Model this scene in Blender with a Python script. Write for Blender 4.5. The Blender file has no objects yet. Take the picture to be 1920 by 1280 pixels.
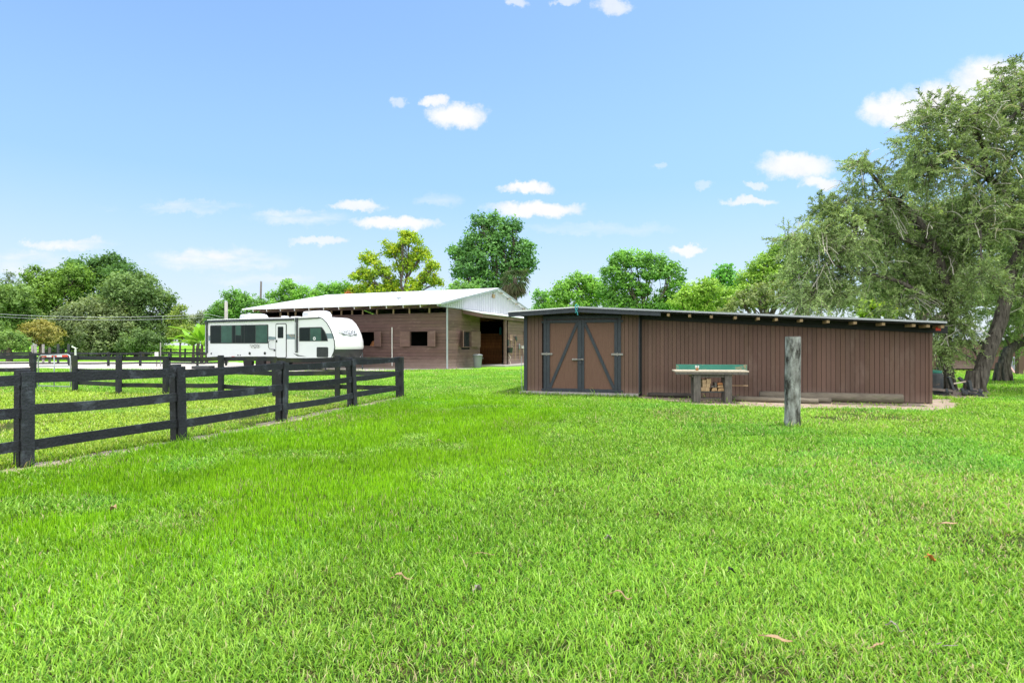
import bpy, bmesh, math, random
import numpy as np
from mathutils import Vector, Matrix

S = bpy.context.scene
COL = S.collection
F, H, CX, HY = 1085.0, 1.5, 960.0, 646.0          # measured focal length, eye height, principal column, horizon row
R = math.radians


def gx(px, Y): return (px - CX) / F * Y
def gz(py, Y): return H - (py - HY) / F * Y
def gY(py): return H * F / (py - HY)
def gp(px, py): Y = gY(py); return (gx(px, Y), Y)


# ------------------------------------------------------------------ materials
def nt(name):
    m = bpy.data.materials.new(name); m.use_nodes = True
    t = m.node_tree; t.nodes.clear()
    return m, t


def N(t, typ, **kw):
    n = t.nodes.new(typ)
    for k, v in kw.items():
        if k.startswith('i_'):
            key = k[2:]
            key = int(key) if key.isdigit() else key.replace('_', ' ')
            n.inputs[key].default_value = v
        else:
            setattr(n, k, v)
    return n


def c4(c): return (c[0], c[1], c[2], 1.0)


def surf(name, col, col2=None, scale=3.0, rough=0.7, bump=0.0, bscale=40.0, stretch=(1, 1, 1), spots=None,
         spot_scale=1.5, spot_lo=0.58, spot_hi=0.72, attr=False, metallic=0.0, spec=0.3, dirt=None, dirt_z=(0, 0.4)):
    """procedural surface: two-tone noise, optional stains, fine bump, dirt near the ground"""
    m, t = nt(name); L = t.links.new
    out = N(t, 'ShaderNodeOutputMaterial'); b = N(t, 'ShaderNodeBsdfPrincipled')
    b.inputs['Roughness'].default_value = rough; b.inputs['Metallic'].default_value = metallic
    b.inputs['Specular IOR Level'].default_value = spec
    L(b.outputs[0], out.inputs[0])
    tc = N(t, 'ShaderNodeTexCoord'); mp = N(t, 'ShaderNodeMapping'); mp.inputs['Scale'].default_value = stretch
    L(tc.outputs['Object'], mp.inputs[0])
    n1 = N(t, 'ShaderNodeTexNoise', i_Scale=scale, i_Detail=6.0, i_Roughness=0.65); L(mp.outputs[0], n1.inputs['Vector'])
    rp = N(t, 'ShaderNodeMapRange'); rp.inputs[1].default_value = 0.3; rp.inputs[2].default_value = 0.7
    L(n1.outputs[0], rp.inputs[0])
    mx = N(t, 'ShaderNodeMix', data_type='RGBA'); mx.inputs[6].default_value = c4(col)
    mx.inputs[7].default_value = c4(col2 or [x * 0.75 for x in col]); L(rp.outputs[0], mx.inputs[0])
    cur = mx.outputs[2]
    if attr:
        a = N(t, 'ShaderNodeAttribute', attribute_name='Col')
        mm = N(t, 'ShaderNodeMix', data_type='RGBA', blend_type='MULTIPLY'); mm.inputs[0].default_value = 1
        L(cur, mm.inputs[6]); L(a.outputs['Color'], mm.inputs[7]); cur = mm.outputs[2]
    if spots:
        n2 = N(t, 'ShaderNodeTexNoise', i_Scale=spot_scale, i_Detail=8.0, i_Roughness=0.7); L(mp.outputs[0], n2.inputs['Vector'])
        r2 = N(t, 'ShaderNodeMapRange'); r2.inputs[1].default_value = spot_lo; r2.inputs[2].default_value = spot_hi
        L(n2.outputs[0], r2.inputs[0])
        m2 = N(t, 'ShaderNodeMix', data_type='RGBA'); L(r2.outputs[0], m2.inputs[0]); L(cur, m2.inputs[6])
        m2.inputs[7].default_value = c4(spots); cur = m2.outputs[2]
    if dirt:
        sp = N(t, 'ShaderNodeSeparateXYZ'); L(tc.outputs['Object'], sp.inputs[0])
        ad = N(t, 'ShaderNodeMath', operation='MULTIPLY_ADD'); ad.inputs[1].default_value = 0.5; L(n1.outputs[0], ad.inputs[0])
        L(sp.outputs[2], ad.inputs[2])
        r3 = N(t, 'ShaderNodeMapRange'); r3.inputs[1].default_value = dirt_z[1] + 0.25; r3.inputs[2].default_value = dirt_z[0] + 0.2
        r3.inputs[3].default_value = 0; r3.inputs[4].default_value = 0.75
        L(ad.outputs[0], r3.inputs[0])
        m3 = N(t, 'ShaderNodeMix', data_type='RGBA'); L(r3.outputs[0], m3.inputs[0]); L(cur, m3.inputs[6])
        m3.inputs[7].default_value = c4(dirt); cur = m3.outputs[2]
    L(cur, b.inputs['Base Color'])
    if bump:
        n4 = N(t, 'ShaderNodeTexNoise', i_Scale=bscale, i_Detail=5.0); L(mp.outputs[0], n4.inputs['Vector'])
        bp = N(t, 'ShaderNodeBump', i_Strength=bump, i_Distance=0.02); L(n4.outputs[0], bp.inputs['Height'])
        L(bp.outputs[0], b.inputs['Normal'])
    return m


def leafmat(name, trans=0.35, rough=0.55, spec=0.25, gain=1.0):
    m, t = nt(name); L = t.links.new
    out = N(t, 'ShaderNodeOutputMaterial'); b = N(t, 'ShaderNodeBsdfPrincipled')
    b.inputs['Roughness'].default_value = rough; b.inputs['Specular IOR Level'].default_value = spec
    a = N(t, 'ShaderNodeAttribute', attribute_name='Col'); L(a.outputs['Color'], b.inputs['Base Color'])
    tr = N(t, 'ShaderNodeBsdfTranslucent')
    g = N(t, 'ShaderNodeMix', data_type='RGBA', blend_type='MULTIPLY'); g.inputs[0].default_value = 1
    g.inputs[7].default_value = (1.25 * gain, 1.2 * gain, 0.6 * gain, 1); L(a.outputs['Color'], g.inputs[6]); L(g.outputs[2], tr.inputs['Color'])
    ms = N(t, 'ShaderNodeMixShader'); ms.inputs[0].default_value = trans
    L(b.outputs[0], ms.inputs[1]); L(tr.outputs[0], ms.inputs[2]); L(ms.outputs[0], out.inputs[0])
    return m


def glassmat(name, col, rough=0.06):
    m, t = nt(name); L = t.links.new
    out = N(t, 'ShaderNodeOutputMaterial'); b = N(t, 'ShaderNodeBsdfPrincipled')
    tc = N(t, 'ShaderNodeTexCoord'); n1 = N(t, 'ShaderNodeTexNoise', i_Scale=2.2, i_Detail=3.0); L(tc.outputs['Object'], n1.inputs['Vector'])
    mx = N(t, 'ShaderNodeMix', data_type='RGBA'); mx.inputs[6].default_value = c4(col); mx.inputs[7].default_value = c4([x * 0.4 for x in col])
    L(n1.outputs[0], mx.inputs[0]); L(mx.outputs[2], b.inputs['Base Color'])
    b.inputs['Roughness'].default_value = rough; b.inputs['Specular IOR Level'].default_value = 0.16
    L(b.outputs[0], out.inputs[0])
    return m


M = {}
M['fence'] = surf('black_stained_board', (.014, .016, .019), (.024, .027, .031), scale=5, stretch=(1, 1, 1), rough=.62, bump=.5, bscale=30,
                  spots=(.10, .12, .14), spot_scale=3.6, spot_lo=.54, spot_hi=.78, attr=True)
M['fence_moss'] = surf('mossy_black_board', (.018, .021, .024), (.03, .035, .038), scale=4, rough=.75, bump=.5, bscale=30,
                       spots=(.05, .062, .022), spot_scale=1.6, spot_lo=.5, spot_hi=.7, attr=True)
M['barn'] = surf('weathered_brown_board', (.150, .093, .080), (.113, .070, .060), scale=1.6, stretch=(1, 1, 3), rough=.75, bump=.35, bscale=14,
                 attr=True, dirt=(.30, .235, .205), dirt_z=(0, .75), spots=(.26, .18, .155), spot_scale=1.1, spot_lo=.56, spot_hi=.78)
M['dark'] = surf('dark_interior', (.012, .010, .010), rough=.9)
M['stall'] = surf('stall_wood', (.30, .12, .04), (.14, .05, .018), scale=2, stretch=(6, 6, 1), rough=.6, attr=True)
M['tan'] = surf('raw_lumber', (.42, .31, .19), (.30, .21, .12), scale=6, rough=.8)
M['tanpale'] = surf('pale_lumber_end', (.62, .55, .45), (.45, .38, .30), scale=6, rough=.8)
M['white_metal'] = surf('white_sheet_metal', (.78, .80, .80), (.70, .73, .74), scale=1.5, rough=.45, spots=(.5, .47, .42), spot_scale=.8, spot_lo=.62, spot_hi=.85)
M['siding'] = surf('white_ribbed_siding', (.56, .565, .62), (.50, .51, .57), scale=1.0, rough=.5)
M['grey_metal'] = surf('grey_sheet_metal', (.42, .45, .47), (.30, .33, .36), scale=2, rough=.45, metallic=.3)
M['galv'] = surf('galvanised_tube', (.50, .54, .54), (.36, .39, .40), scale=9, rough=.4, metallic=.5)
M['shed'] = surf('brown_siding', (.132, .081, .062), (.100, .061, .047), scale=1.3, stretch=(1, 1, .4), rough=.72, bump=.2, bscale=60, attr=True,
                 dirt=(.20, .145, .115), dirt_z=(0, .3), spots=(.185, .13, .105), spot_scale=1.3, spot_lo=.56, spot_hi=.78)
M['shed_door'] = surf('brown_door_panel', (.152, .086, .060), (.115, .064, .045), scale=5, stretch=(6, 6, .5), rough=.65, bump=.3, bscale=20)
M['trim'] = surf('blue_black_trim', (.024, .031, .040), (.040, .050, .062), scale=3, stretch=(4, 4, 1), rough=.5, bump=.25, bscale=20)
M['beam'] = surf('black_beam', (.010, .012, .013), (.017, .02, .02), scale=4, rough=.7)
M['concrete'] = surf('concrete', (.40, .385, .36), (.30, .285, .265), scale=5, rough=.9, bump=.4, bscale=50)
M['steel'] = surf('dull_steel', (.34, .33, .31), (.2, .19, .18), scale=20, rough=.45, metallic=.6)
M['iron'] = surf('dark_iron', (.035, .045, .055), (.07, .075, .08), scale=8, rough=.6, spots=(.16, .11, .08), spot_scale=6, spot_lo=.58, spot_hi=.7)
M['rust'] = surf('greyish_scrap_wood', (.22, .19, .17), (.12, .10, .095), scale=8, rough=.9, bump=.4)
M['green'] = surf('worn_green_paint', (.03, .16, .12), (.04, .20, .15), scale=5, rough=.7, spots=(.34, .22, .12), spot_scale=2.5, spot_lo=.55, spot_hi=.66)
M['bench_top'] = surf('bleached_board', (.56, .49, .39), (.40, .35, .27), scale=4, stretch=(1, 8, 8), rough=.85, bump=.4)
M['grey_wood'] = surf('grey_weathered_wood', (.15, .14, .125), (.075, .07, .065), scale=6, stretch=(4, 4, 1), rough=.9, bump=.5, bscale=25)
M['fence_wood'] = surf('grey_fence_board', (.38, .37, .34), (.28, .27, .25), scale=4, stretch=(4, 4, .6), rough=.9, bump=.3, attr=True)
M['post'] = surf('bleached_post', (.44, .47, .45), (.07, .068, .055), scale=5.0, stretch=(1.8, 1.8, .75), rough=.9, bump=1.0, bscale=14,
                 spots=(.028, .027, .022), spot_scale=3.4, spot_lo=.47, spot_hi=.60)
M['log'] = surf('grey_log_bark', (.21, .185, .14), (.11, .095, .075), scale=6, stretch=(.4, 1.5, 1.5), rough=.9, bump=.8, bscale=18,
                spots=(.10, .115, .06), spot_scale=2, spot_lo=.55, spot_hi=.7)
M['log_dark'] = surf('dark_log_bark', (.075, .066, .058), (.035, .031, .028), scale=6, stretch=(.4, 1.5, 1.5), rough=.9, bump=.9, bscale=18)
M['bark'] = surf('grey_bark', (.15, .125, .10), (.08, .066, .055), scale=6, stretch=(2, 2, .5), rough=.95, bump=.8, bscale=14)
M['bark_big'] = surf('furrowed_bark', (.17, .155, .13), (.014, .011, .009), scale=5.5, stretch=(3.2, 3.2, .5), rough=.95, bump=1.0, bscale=9)
M['twig'] = surf('grey_twig', (.42, .40, .35), (.25, .23, .20), scale=6, rough=.95)
M['leaf'] = leafmat('leaf')
M['grass'] = leafmat('grass_blade', trans=.35, rough=.55, spec=.10)
M['rv'] = surf('white_gelcoat', (.655, .67, .72), (.62, .64, .69), scale=.7, rough=.3, spec=.5)
M['rv_cap'] = surf('white_cap', (.80, .81, .82), (.77, .78, .80), scale=.7, rough=.22, spec=.5)
M['rv_ac'] = surf('white_plastic', (.78, .79, .80), (.70, .72, .73), scale=3, rough=.4)
M['rv_black'] = surf('black_plastic', (.018, .022, .025), (.03, .034, .038), scale=4, rough=.45)
M['rv_dark'] = surf('charcoal_panel', (.055, .06, .065), (.035, .04, .045), scale=2, rough=.35)
M['rv_grey'] = surf('slate_decal', (.17, .23, .27), (.14, .20, .24), scale=2, rough=.35)
M['rv_tan'] = surf('tan_decal', (.42, .27, .14), scale=2, rough=.4)
M['glass'] = glassmat('dark_window_glass', (.012, .022, .022))
M['curtain'] = glassmat('green_tinted_pane', (.055, .125, .105), rough=.15)
M['badge'] = surf('badge_chrome_dark', (.10, .11, .13), (.06, .065, .08), scale=6, rough=.4)
M['badge_white'] = surf('badge_lettering', (.75, .77, .78), scale=6, rough=.4)
M['tyre'] = surf('tyre_rubber', (.022, .022, .024), scale=9, rough=.85)
M['bin'] = surf('grey_plastic', (.20, .215, .225), (.16, .172, .18), scale=3, rough=.55)
M['bin_light'] = surf('pale_grey_plastic', (.30, .33, .38), (.25, .28, .33), scale=3, rough=.55)
M['teal'] = surf('teal_plastic', (.04, .28, .30), scale=3, rough=.5)
M['blue'] = surf('blue_plastic', (.06, .17, .34), scale=3, rough=.5)
M['white'] = surf('white_paint', (.75, .75, .72), (.62, .62, .6), scale=4, rough=.6)
M['red'] = surf('red_paint', (.55, .06, .035), (.45, .05, .03), scale=5, rough=.6)
M['hay'] = surf('rusty_brown_hay', (.42, .19, .08), (.25, .11, .045), scale=12, rough=.9, bump=.6)
M['pink'] = surf('faded_pink_plastic', (.58, .38, .33), scale=4, rough=.6)
M['leaf_tan'] = surf('dry_leaf_tan', (.42, .29, .16), (.26, .16, .08), scale=25, rough=.8)
M['leaf_grey'] = surf('dry_leaf_grey', (.30, .26, .22), (.16, .14, .12), scale=25, rough=.8)
M['leaf_orange'] = surf('dry_leaf_orange', (.58, .20, .05), (.42, .12, .03), scale=25, rough=.7)
M['leaf_black'] = surf('dark_leaf', (.03, .03, .03), scale=25, rough=.8)


# ------------------------------------------------------------------ object helpers
def tag(o, label=None, cat=None, group=None, kind=None):
    if label: o['label'] = label
    if cat: o['category'] = cat
    if group: o['group'] = group
    if kind: o['kind'] = kind
    return o


def thing(name, label, cat, loc=(0, 0, 0), yaw=0.0, group=None):
    o = bpy.data.objects.new(name, None); COL.objects.link(o)
    o.location = loc; o.rotation_euler = (0, 0, yaw); o.empty_display_size = .2
    return tag(o, label, cat, group)


def inv_of(o):
    return (Matrix.Translation(o.location) @ o.rotation_euler.to_matrix().to_4x4()).inverted()


class MB:
    def __init__(s): s.v = []; s.f = []; s.c = []; s.col = (1, 1, 1)

    def add(s, vs, fs):
        k = len(s.v); s.v += [tuple(v) for v in vs]; s.c += [s.col] * len(vs)
        s.f += [tuple(i + k for i in f) for f in fs]

    def tint(s, lo, hi, rnd=random):
        a = rnd.uniform(lo, hi); s.col = (a, a * rnd.uniform(.97, 1.03), a * rnd.uniform(.96, 1.04))

    def box(s, x0, x1, y0, y1, z0, z1, m=None):
        vs = [(x, y, z) for z in (z0, z1) for x, y in ((x0, y0), (x1, y0), (x1, y1), (x0, y1))]
        if m is not None: vs = [tuple(m @ Vector(v)) for v in vs]
        s.add(vs, [(3, 2, 1, 0), (4, 5, 6, 7), (0, 1, 5, 4), (1, 2, 6, 5), (2, 3, 7, 6), (3, 0, 4, 7)]); return s

    def bar(s, p, q, w, h, up=(0, 0, 1)):
        """rectangular bar from p to q, w across, h along up"""
        p, q = Vector(p), Vector(q); d = (q - p).normalized(); u = Vector(up)
        sd = d.cross(u)
        if sd.length < 1e-4: sd = d.cross(Vector((0, 1, 0)))
        sd.normalize(); u = sd.cross(d).normalized()
        vs = []
        for c in (p, q):
            for a, b in ((-1, -1), (1, -1), (1, 1), (-1, 1)): vs.append(c + sd * a * w / 2 + u * b * h / 2)
        s.add(vs, [(0, 1, 2, 3), (7, 6, 5, 4), (0, 4, 5, 1), (1, 5, 6, 2), (2, 6, 7, 3), (3, 7, 4, 0)]); return s

    def tube(s, pts, rads, n=8, cap=True, jit=0.0, rnd=random):
        pts = [Vector(p) for p in pts]
        if not hasattr(rads, '__len__'): rads = [rads] * len(pts)
        vs, fs = [], []; prev = None
        for i, p in enumerate(pts):
            d = (pts[min(i + 1, len(pts) - 1)] - pts[max(i - 1, 0)])
            d = d.normalized() if d.length > 1e-9 else Vector((0, 0, 1))
            if prev is None:
                a = d.cross(Vector((0, 0, 1)))
                if a.length < 1e-3: a = d.cross(Vector((0, 1, 0)))
            else: a = prev - d * prev.dot(d)
            a.normalize(); prev = a; b = d.cross(a)
            for k in range(n):
                t = 2 * math.pi * k / n; r = rads[i] * (1 + (rnd.uniform(-jit, jit) if jit else 0))
                vs.append(p + (a * math.cos(t) + b * math.sin(t)) * r)
        for i in range(len(pts) - 1):
            for k in range(n):
                fs.append((i * n + k, i * n + (k + 1) % n, (i + 1) * n + (k + 1) % n, (i + 1) * n + k))
        if cap:
            fs.append(tuple(reversed(range(n)))); fs.append(tuple((len(pts) - 1) * n + k for k in range(n)))
        s.add(vs, fs); return s

    def prism(s, poly, axis, a, b):
        """extrude 2-D poly along axis (0 x, 1 y, 2 z) from a to b"""
        n = len(poly)

        def put(p, t):
            return {0: (t, p[0], p[1]), 1: (p[0], t, p[1]), 2: (p[0], p[1], t)}[axis]
        s.add([put(p, a) for p in poly] + [put(p, b) for p in poly],
              [tuple(range(n)), tuple(reversed(range(n, 2 * n)))] + [(i, n + i, n + (i + 1) % n, (i + 1) % n) for i in range(n)])
        return s

    def lathe(s, prof, n=20, c=(0, 0, 0)):
        vs = [(c[0] + r * math.cos(2 * math.pi * k / n), c[1] + r * math.sin(2 * math.pi * k / n), c[2] + z) for r, z in prof for k in range(n)]
        fs = [(i * n + k, i * n + (k + 1) % n, (i + 1) * n + (k + 1) % n, (i + 1) * n + k) for i in range(len(prof) - 1) for k in range(n)]
        fs += [tuple(reversed(range(n))), tuple((len(prof) - 1) * n + k for k in range(n))]
        s.add(vs, fs); return s

    def build(s, name, mat, parent=None, world=False, smooth=False, bevel=0.0, fix=True):
        me = bpy.data.meshes.new(name)
        vs = s.v
        if world and parent is not None:
            im = inv_of(parent); vs = [tuple(im @ Vector(v)) for v in vs]
        me.from_pydata(vs, [], s.f)
        ca = me.color_attributes.new('Col', 'FLOAT_COLOR', 'POINT')
        arr = np.ones((len(s.c), 4), dtype=np.float32); arr[:, :3] = np.array(s.c); ca.data.foreach_set('color', arr.ravel())
        if fix:
            bm = bmesh.new(); bm.from_mesh(me); bmesh.ops.recalc_face_normals(bm, faces=bm.faces); bm.to_mesh(me); bm.free()
        me.materials.append(mat)
        if smooth: me.shade_smooth()
        o = bpy.data.objects.new(name, me); COL.objects.link(o)
        if parent is not None: o.parent = parent
        if bevel:
            b = o.modifiers.new('Bevel', 'BEVEL'); b.width = bevel; b.segments = 2; b.limit_method = 'ANGLE'; b.angle_limit = R(40)
        return o


def npmesh(name, mat, V, polys_n, parent=None, cols=None, loops=None, loc=None):
    """V (k,3); polys_n vertices per polygon (int array), loops default arange"""
    me = bpy.data.meshes.new(name)
    V = np.asarray(V, dtype=np.float32)
    if loc is not None: V = V - np.array(loc, dtype=np.float32)
    polys_n = np.asarray(polys_n, dtype=np.int32)
    if loops is None: loops = np.arange(len(V), dtype=np.int32)
    me.vertices.add(len(V)); me.vertices.foreach_set('co', V.ravel())
    me.loops.add(len(loops)); me.loops.foreach_set('vertex_index', loops.astype(np.int32))
    me.polygons.add(len(polys_n))
    st = np.concatenate([[0], np.cumsum(polys_n)[:-1]]).astype(np.int32)
    me.polygons.foreach_set('loop_start', st)
    me.update(calc_edges=True)
    if cols is not None:
        ca = me.color_attributes.new('Col', 'FLOAT_COLOR', 'POINT')
        a = np.ones((len(V), 4), dtype=np.float32); a[:, :3] = cols; ca.data.foreach_set('color', a.ravel())
    me.materials.append(mat)
    o = bpy.data.objects.new(name, me); COL.objects.link(o)
    if parent is not None: o.parent = parent
    return o


def hash2(ix, iy, seed):
    h = (ix.astype(np.int64) * 374761393 + iy.astype(np.int64) * 668265263 + seed * 1442695041) & 0x7fffffff
    h = ((h ^ (h >> 13)) * 1274126177) & 0x7fffffff
    return ((h ^ (h >> 16)) & 0xffff) / 65535.0


def vnoise(x, y, seed=0):
    x0 = np.floor(x); y0 = np.floor(y); fx = x - x0; fy = y - y0
    fx = fx * fx * (3 - 2 * fx); fy = fy * fy * (3 - 2 * fy)
    a = hash2(x0, y0, seed); b = hash2(x0 + 1, y0, seed); c = hash2(x0, y0 + 1, seed); d = hash2(x0 + 1, y0 + 1, seed)
    return a * (1 - fx) * (1 - fy) + b * fx * (1 - fy) + c * (1 - fx) * fy + d * fx * fy


def fbm(x, y, seed=0, o=3):
    t = 0; a = .5; s = 0
    for i in range(o):
        t = t + a * vnoise(x * 2 ** i, y * 2 ** i, seed + i * 7); s += a; a *= .5
    return t / s


def inpoly(x, y, poly):
    ins = np.zeros(x.shape, bool); n = len(poly)
    for i in range(n):
        x1, y1 = poly[i]; x2, y2 = poly[(i + 1) % n]
        if y1 == y2: continue
        c = ((y1 > y) != (y2 > y)) & (x < (x2 - x1) * (y - y1) / (y2 - y1) + x1)
        ins ^= c
    return ins


# ------------------------------------------------------------------ camera, light, sky
cam = bpy.data.cameras.new('camera'); co = bpy.data.objects.new('camera', cam); COL.objects.link(co)
co.location = (0, 0, H); co.rotation_euler = (R(90), 0, 0)
cam.sensor_fit = 'HORIZONTAL'; cam.sensor_width = 36; cam.lens = 36 * F / 1920.0; cam.shift_y = 6 / 1920.0
cam.clip_end = 3000; cam.clip_start = .05
S.camera = co

SUN_EL, SUN_AZ = R(76), R(80)            # azimuth measured from +Y toward +X
sd = Vector((math.cos(SUN_EL) * math.sin(SUN_AZ), math.cos(SUN_EL) * math.cos(SUN_AZ), math.sin(SUN_EL)))
sl = bpy.data.lights.new('sun', 'SUN'); sl.energy = 5.0; sl.angle = R(.6); sl.color = (1, .96, .90)
so = bpy.data.objects.new('sun', sl); COL.objects.link(so); so.rotation_euler = sd.to_track_quat('Z', 'Y').to_euler()

W = bpy.data.worlds.new('World'); S.world = W; W.use_nodes = True
t = W.node_tree; t.nodes.clear(); L = t.links.new
sky = N(t, 'ShaderNodeTexSky', sky_type='NISHITA', sun_disc=False, sun_elevation=SUN_EL, sun_rotation=SUN_AZ,
        altitude=0, air_density=1.0, dust_density=.6, ozone_density=1.0)
tint = N(t, 'ShaderNodeMix', data_type='RGBA', blend_type='MULTIPLY'); tint.inputs[0].default_value = 1
tint.inputs[7].default_value = (1.44, 1.63, 1.74, 1); L(sky.outputs[0], tint.inputs[6])
bg1 = N(t, 'ShaderNodeBackground', i_Strength=.15); L(tint.outputs[2], bg1.inputs[0])
tc = N(t, 'ShaderNodeTexCoord'); sp = N(t, 'ShaderNodeSeparateXYZ'); L(tc.outputs['Generated'], sp.inputs[0])


def mth(op, a, b=None, c=None, clamp=False):
    n = N(t, 'ShaderNodeMath', operation=op, use_clamp=clamp)
    for i, v in enumerate((a, b, c)):
        if v is None: continue
        if isinstance(v, (int, float)): n.inputs[i].default_value = v
        else: L(v, n.inputs[i])
    return n.outputs[0]


yy = mth('MAXIMUM', sp.outputs[1], .02)
U = mth('MULTIPLY_ADD', mth('DIVIDE', sp.outputs[0], yy), F, CX)     # bearing of a sky direction, in the units the clouds were measured in
V = mth('MULTIPLY_ADD', mth('DIVIDE', sp.outputs[2], yy), -F, HY)
cb = N(t, 'ShaderNodeCombineXYZ'); L(U, cb.inputs[0]); L(V, cb.inputs[1])
nA = N(t, 'ShaderNodeTexNoise', i_Scale=.026, i_Detail=8.0, i_Roughness=.68); L(cb.outputs[0], nA.inputs['Vector'])
nB = N(t, 'ShaderNodeTexNoise', i_Scale=.010, i_Detail=7.0, i_Roughness=.6)
mpw = N(t, 'ShaderNodeMapping'); mpw.inputs['Scale'].default_value = (.6, 2.2, 1); mpw.inputs['Rotation'].default_value = (0, 0, R(12))
L(cb.outputs[0], mpw.inputs[0]); L(mpw.outputs[0], nB.inputs['Vector'])
warp = N(t, 'ShaderNodeVectorMath', operation='MULTIPLY_ADD'); warp.inputs[1].default_value = (74, 48, 0)
sb = N(t, 'ShaderNodeVectorMath', operation='SUBTRACT'); sb.inputs[1].default_value = (.5, .5, .5)
L(nA.outputs['Color'], sb.inputs[0]); L(sb.outputs[0], warp.inputs[0]); L(cb.outputs[0], warp.inputs[2])
ws = N(t, 'ShaderNodeSeparateXYZ'); L(warp.outputs[0], ws.inputs[0])
puffs = [(858, 218, 62, 27, 1), (812, 190, 30, 14, .95), (748, 192, 18, 14, .5), (985, 352, 55, 13, 1), (1005, 393, 98, 17, 1), (740, 418, 92, 15, 1),
         (668, 385, 56, 13, .85), (1495, 312, 82, 28, .95), (1535, 342, 40, 15, .9), (1408, 378, 58, 10, .8), (1292, 467, 34, 10, .9),
         (1420, 346, 24, 9, .6), (60, 456, 18, 6, .6), (1685, 208, 80, 36, 1), (1775, 190, 95, 46, 1), (1880, 150, 110, 52, 1), (1860, 225, 150, 60, 1),
         (966, 4, 24, 10, .6), (1060, 4, 28, 9, .6), (1150, 12, 40, 18, .7), (1238, 312, 18, 8, .3), (1320, 352, 20, 12, .35), (598, 452, 62, 10, .7),
         (1640, 430, 90, 30, .7)]
wisps = [(560, 410, 100, 18, .8), (130, 458, 95, 14, .8), (410, 487, 150, 26, .9), (50, 492, 90, 26, .8), (330, 388, 150, 12, .55), (380, 395, 40, 16, .4),
         (820, 375, 50, 16, .35), (480, 525, 120, 14, .5), (1120, 430, 160, 14, .3)]


def blob(cx, cy, rx, ry, op, soft):
    dx = mth('MULTIPLY_ADD', ws.outputs[0], 1.0 / rx, -cx / rx); dy = mth('MULTIPLY_ADD', ws.outputs[1], 1.0 / ry, -cy / ry)
    d2 = mth('ADD', mth('MULTIPLY', dx, dx), mth('MULTIPLY', dy, dy))
    n = N(t, 'ShaderNodeMapRange', interpolation_type='SMOOTHSTEP'); L(d2, n.inputs[0])
    n.inputs[1].default_value = 1.15; n.inputs[2].default_value = soft; n.inputs[3].default_value = 0; n.inputs[4].default_value = op
    return n.outputs[0]


acc = None
for p in puffs:
    b = blob(*p, .16); acc = b if acc is None else mth('MAXIMUM', acc, b)
wac = None
for p in wisps:
    b = blob(*p, .0); wac = b if wac is None else mth('MAXIMUM', wac, b)
wn = N(t, 'ShaderNodeMapRange'); wn.inputs[1].default_value = .36; wn.inputs[2].default_value = .60; L(nB.outputs[0], wn.inputs[0])
mask = mth('MAXIMUM', acc, mth('MULTIPLY', wac, wn.outputs[0]))
mask = mth('MULTIPLY', mask, mth('GREATER_THAN', sp.outputs[1], .03))
# thin haze veil that whitens the low sky
hz = N(t, 'ShaderNodeMapRange', interpolation_type='SMOOTHSTEP'); hz.inputs[1].default_value = .50; hz.inputs[2].default_value = -.02
hz.inputs[3].default_value = 0; hz.inputs[4].default_value = .95; L(sp.outputs[2], hz.inputs[0])
bgh = N(t, 'ShaderNodeBackground', i_Strength=1.0); hk = N(t, 'ShaderNodeMapRange'); hk.inputs[1].default_value = .26; hk.inputs[2].default_value = .0; L(sp.outputs[2], hk.inputs[0])
hc = N(t, 'ShaderNodeMix', data_type='RGBA'); hc.inputs[6].default_value = (.37, .61, 1.0, 1); hc.inputs[7].default_value = (.86, .93, .98, 1)
L(hk.outputs[0], hc.inputs[0]); L(hc.outputs[2], bgh.inputs[0])
mh = N(t, 'ShaderNodeMixShader'); L(hz.outputs[0], mh.inputs[0]); L(bg1.outputs[0], mh.inputs[1]); L(bgh.outputs[0], mh.inputs[2])
bg2 = N(t, 'ShaderNodeBackground', i_Strength=1.0)
ccol = N(t, 'ShaderNodeMix', data_type='RGBA'); ccol.inputs[6].default_value = (.90, .905, .93, 1); ccol.inputs[7].default_value = (1.12, 1.12, 1.12, 1)
L(nA.outputs[0], ccol.inputs[0]); L(ccol.outputs[2], bg2.inputs[0])
ms = N(t, 'ShaderNodeMixShader'); L(mask, ms.inputs[0]); L(mh.outputs[0], ms.inputs[1]); L(bg2.outputs[0], ms.inputs[2])
# bright cloud bank added behind the camera, out of view, to brighten shaded walls
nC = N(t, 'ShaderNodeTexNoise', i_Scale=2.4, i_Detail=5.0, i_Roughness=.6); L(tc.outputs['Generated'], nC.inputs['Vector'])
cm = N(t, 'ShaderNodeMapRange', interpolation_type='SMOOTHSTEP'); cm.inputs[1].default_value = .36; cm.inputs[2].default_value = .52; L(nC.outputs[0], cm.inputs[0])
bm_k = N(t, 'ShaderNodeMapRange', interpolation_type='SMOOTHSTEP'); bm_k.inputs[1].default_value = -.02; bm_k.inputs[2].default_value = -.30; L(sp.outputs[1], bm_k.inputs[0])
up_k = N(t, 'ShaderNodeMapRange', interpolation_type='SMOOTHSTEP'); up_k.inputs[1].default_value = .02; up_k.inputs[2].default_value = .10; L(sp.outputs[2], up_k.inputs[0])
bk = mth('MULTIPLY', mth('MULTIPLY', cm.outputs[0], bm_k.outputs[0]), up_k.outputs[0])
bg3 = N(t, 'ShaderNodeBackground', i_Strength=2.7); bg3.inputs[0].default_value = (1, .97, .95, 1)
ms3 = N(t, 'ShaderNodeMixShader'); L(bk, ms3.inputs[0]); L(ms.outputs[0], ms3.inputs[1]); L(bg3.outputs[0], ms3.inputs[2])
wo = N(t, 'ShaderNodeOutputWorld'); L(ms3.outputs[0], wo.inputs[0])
S.view_settings.view_transform = 'Standard'; S.view_settings.look = 'None'; S.view_settings.exposure = 0; S.view_settings.gamma = 1
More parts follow.
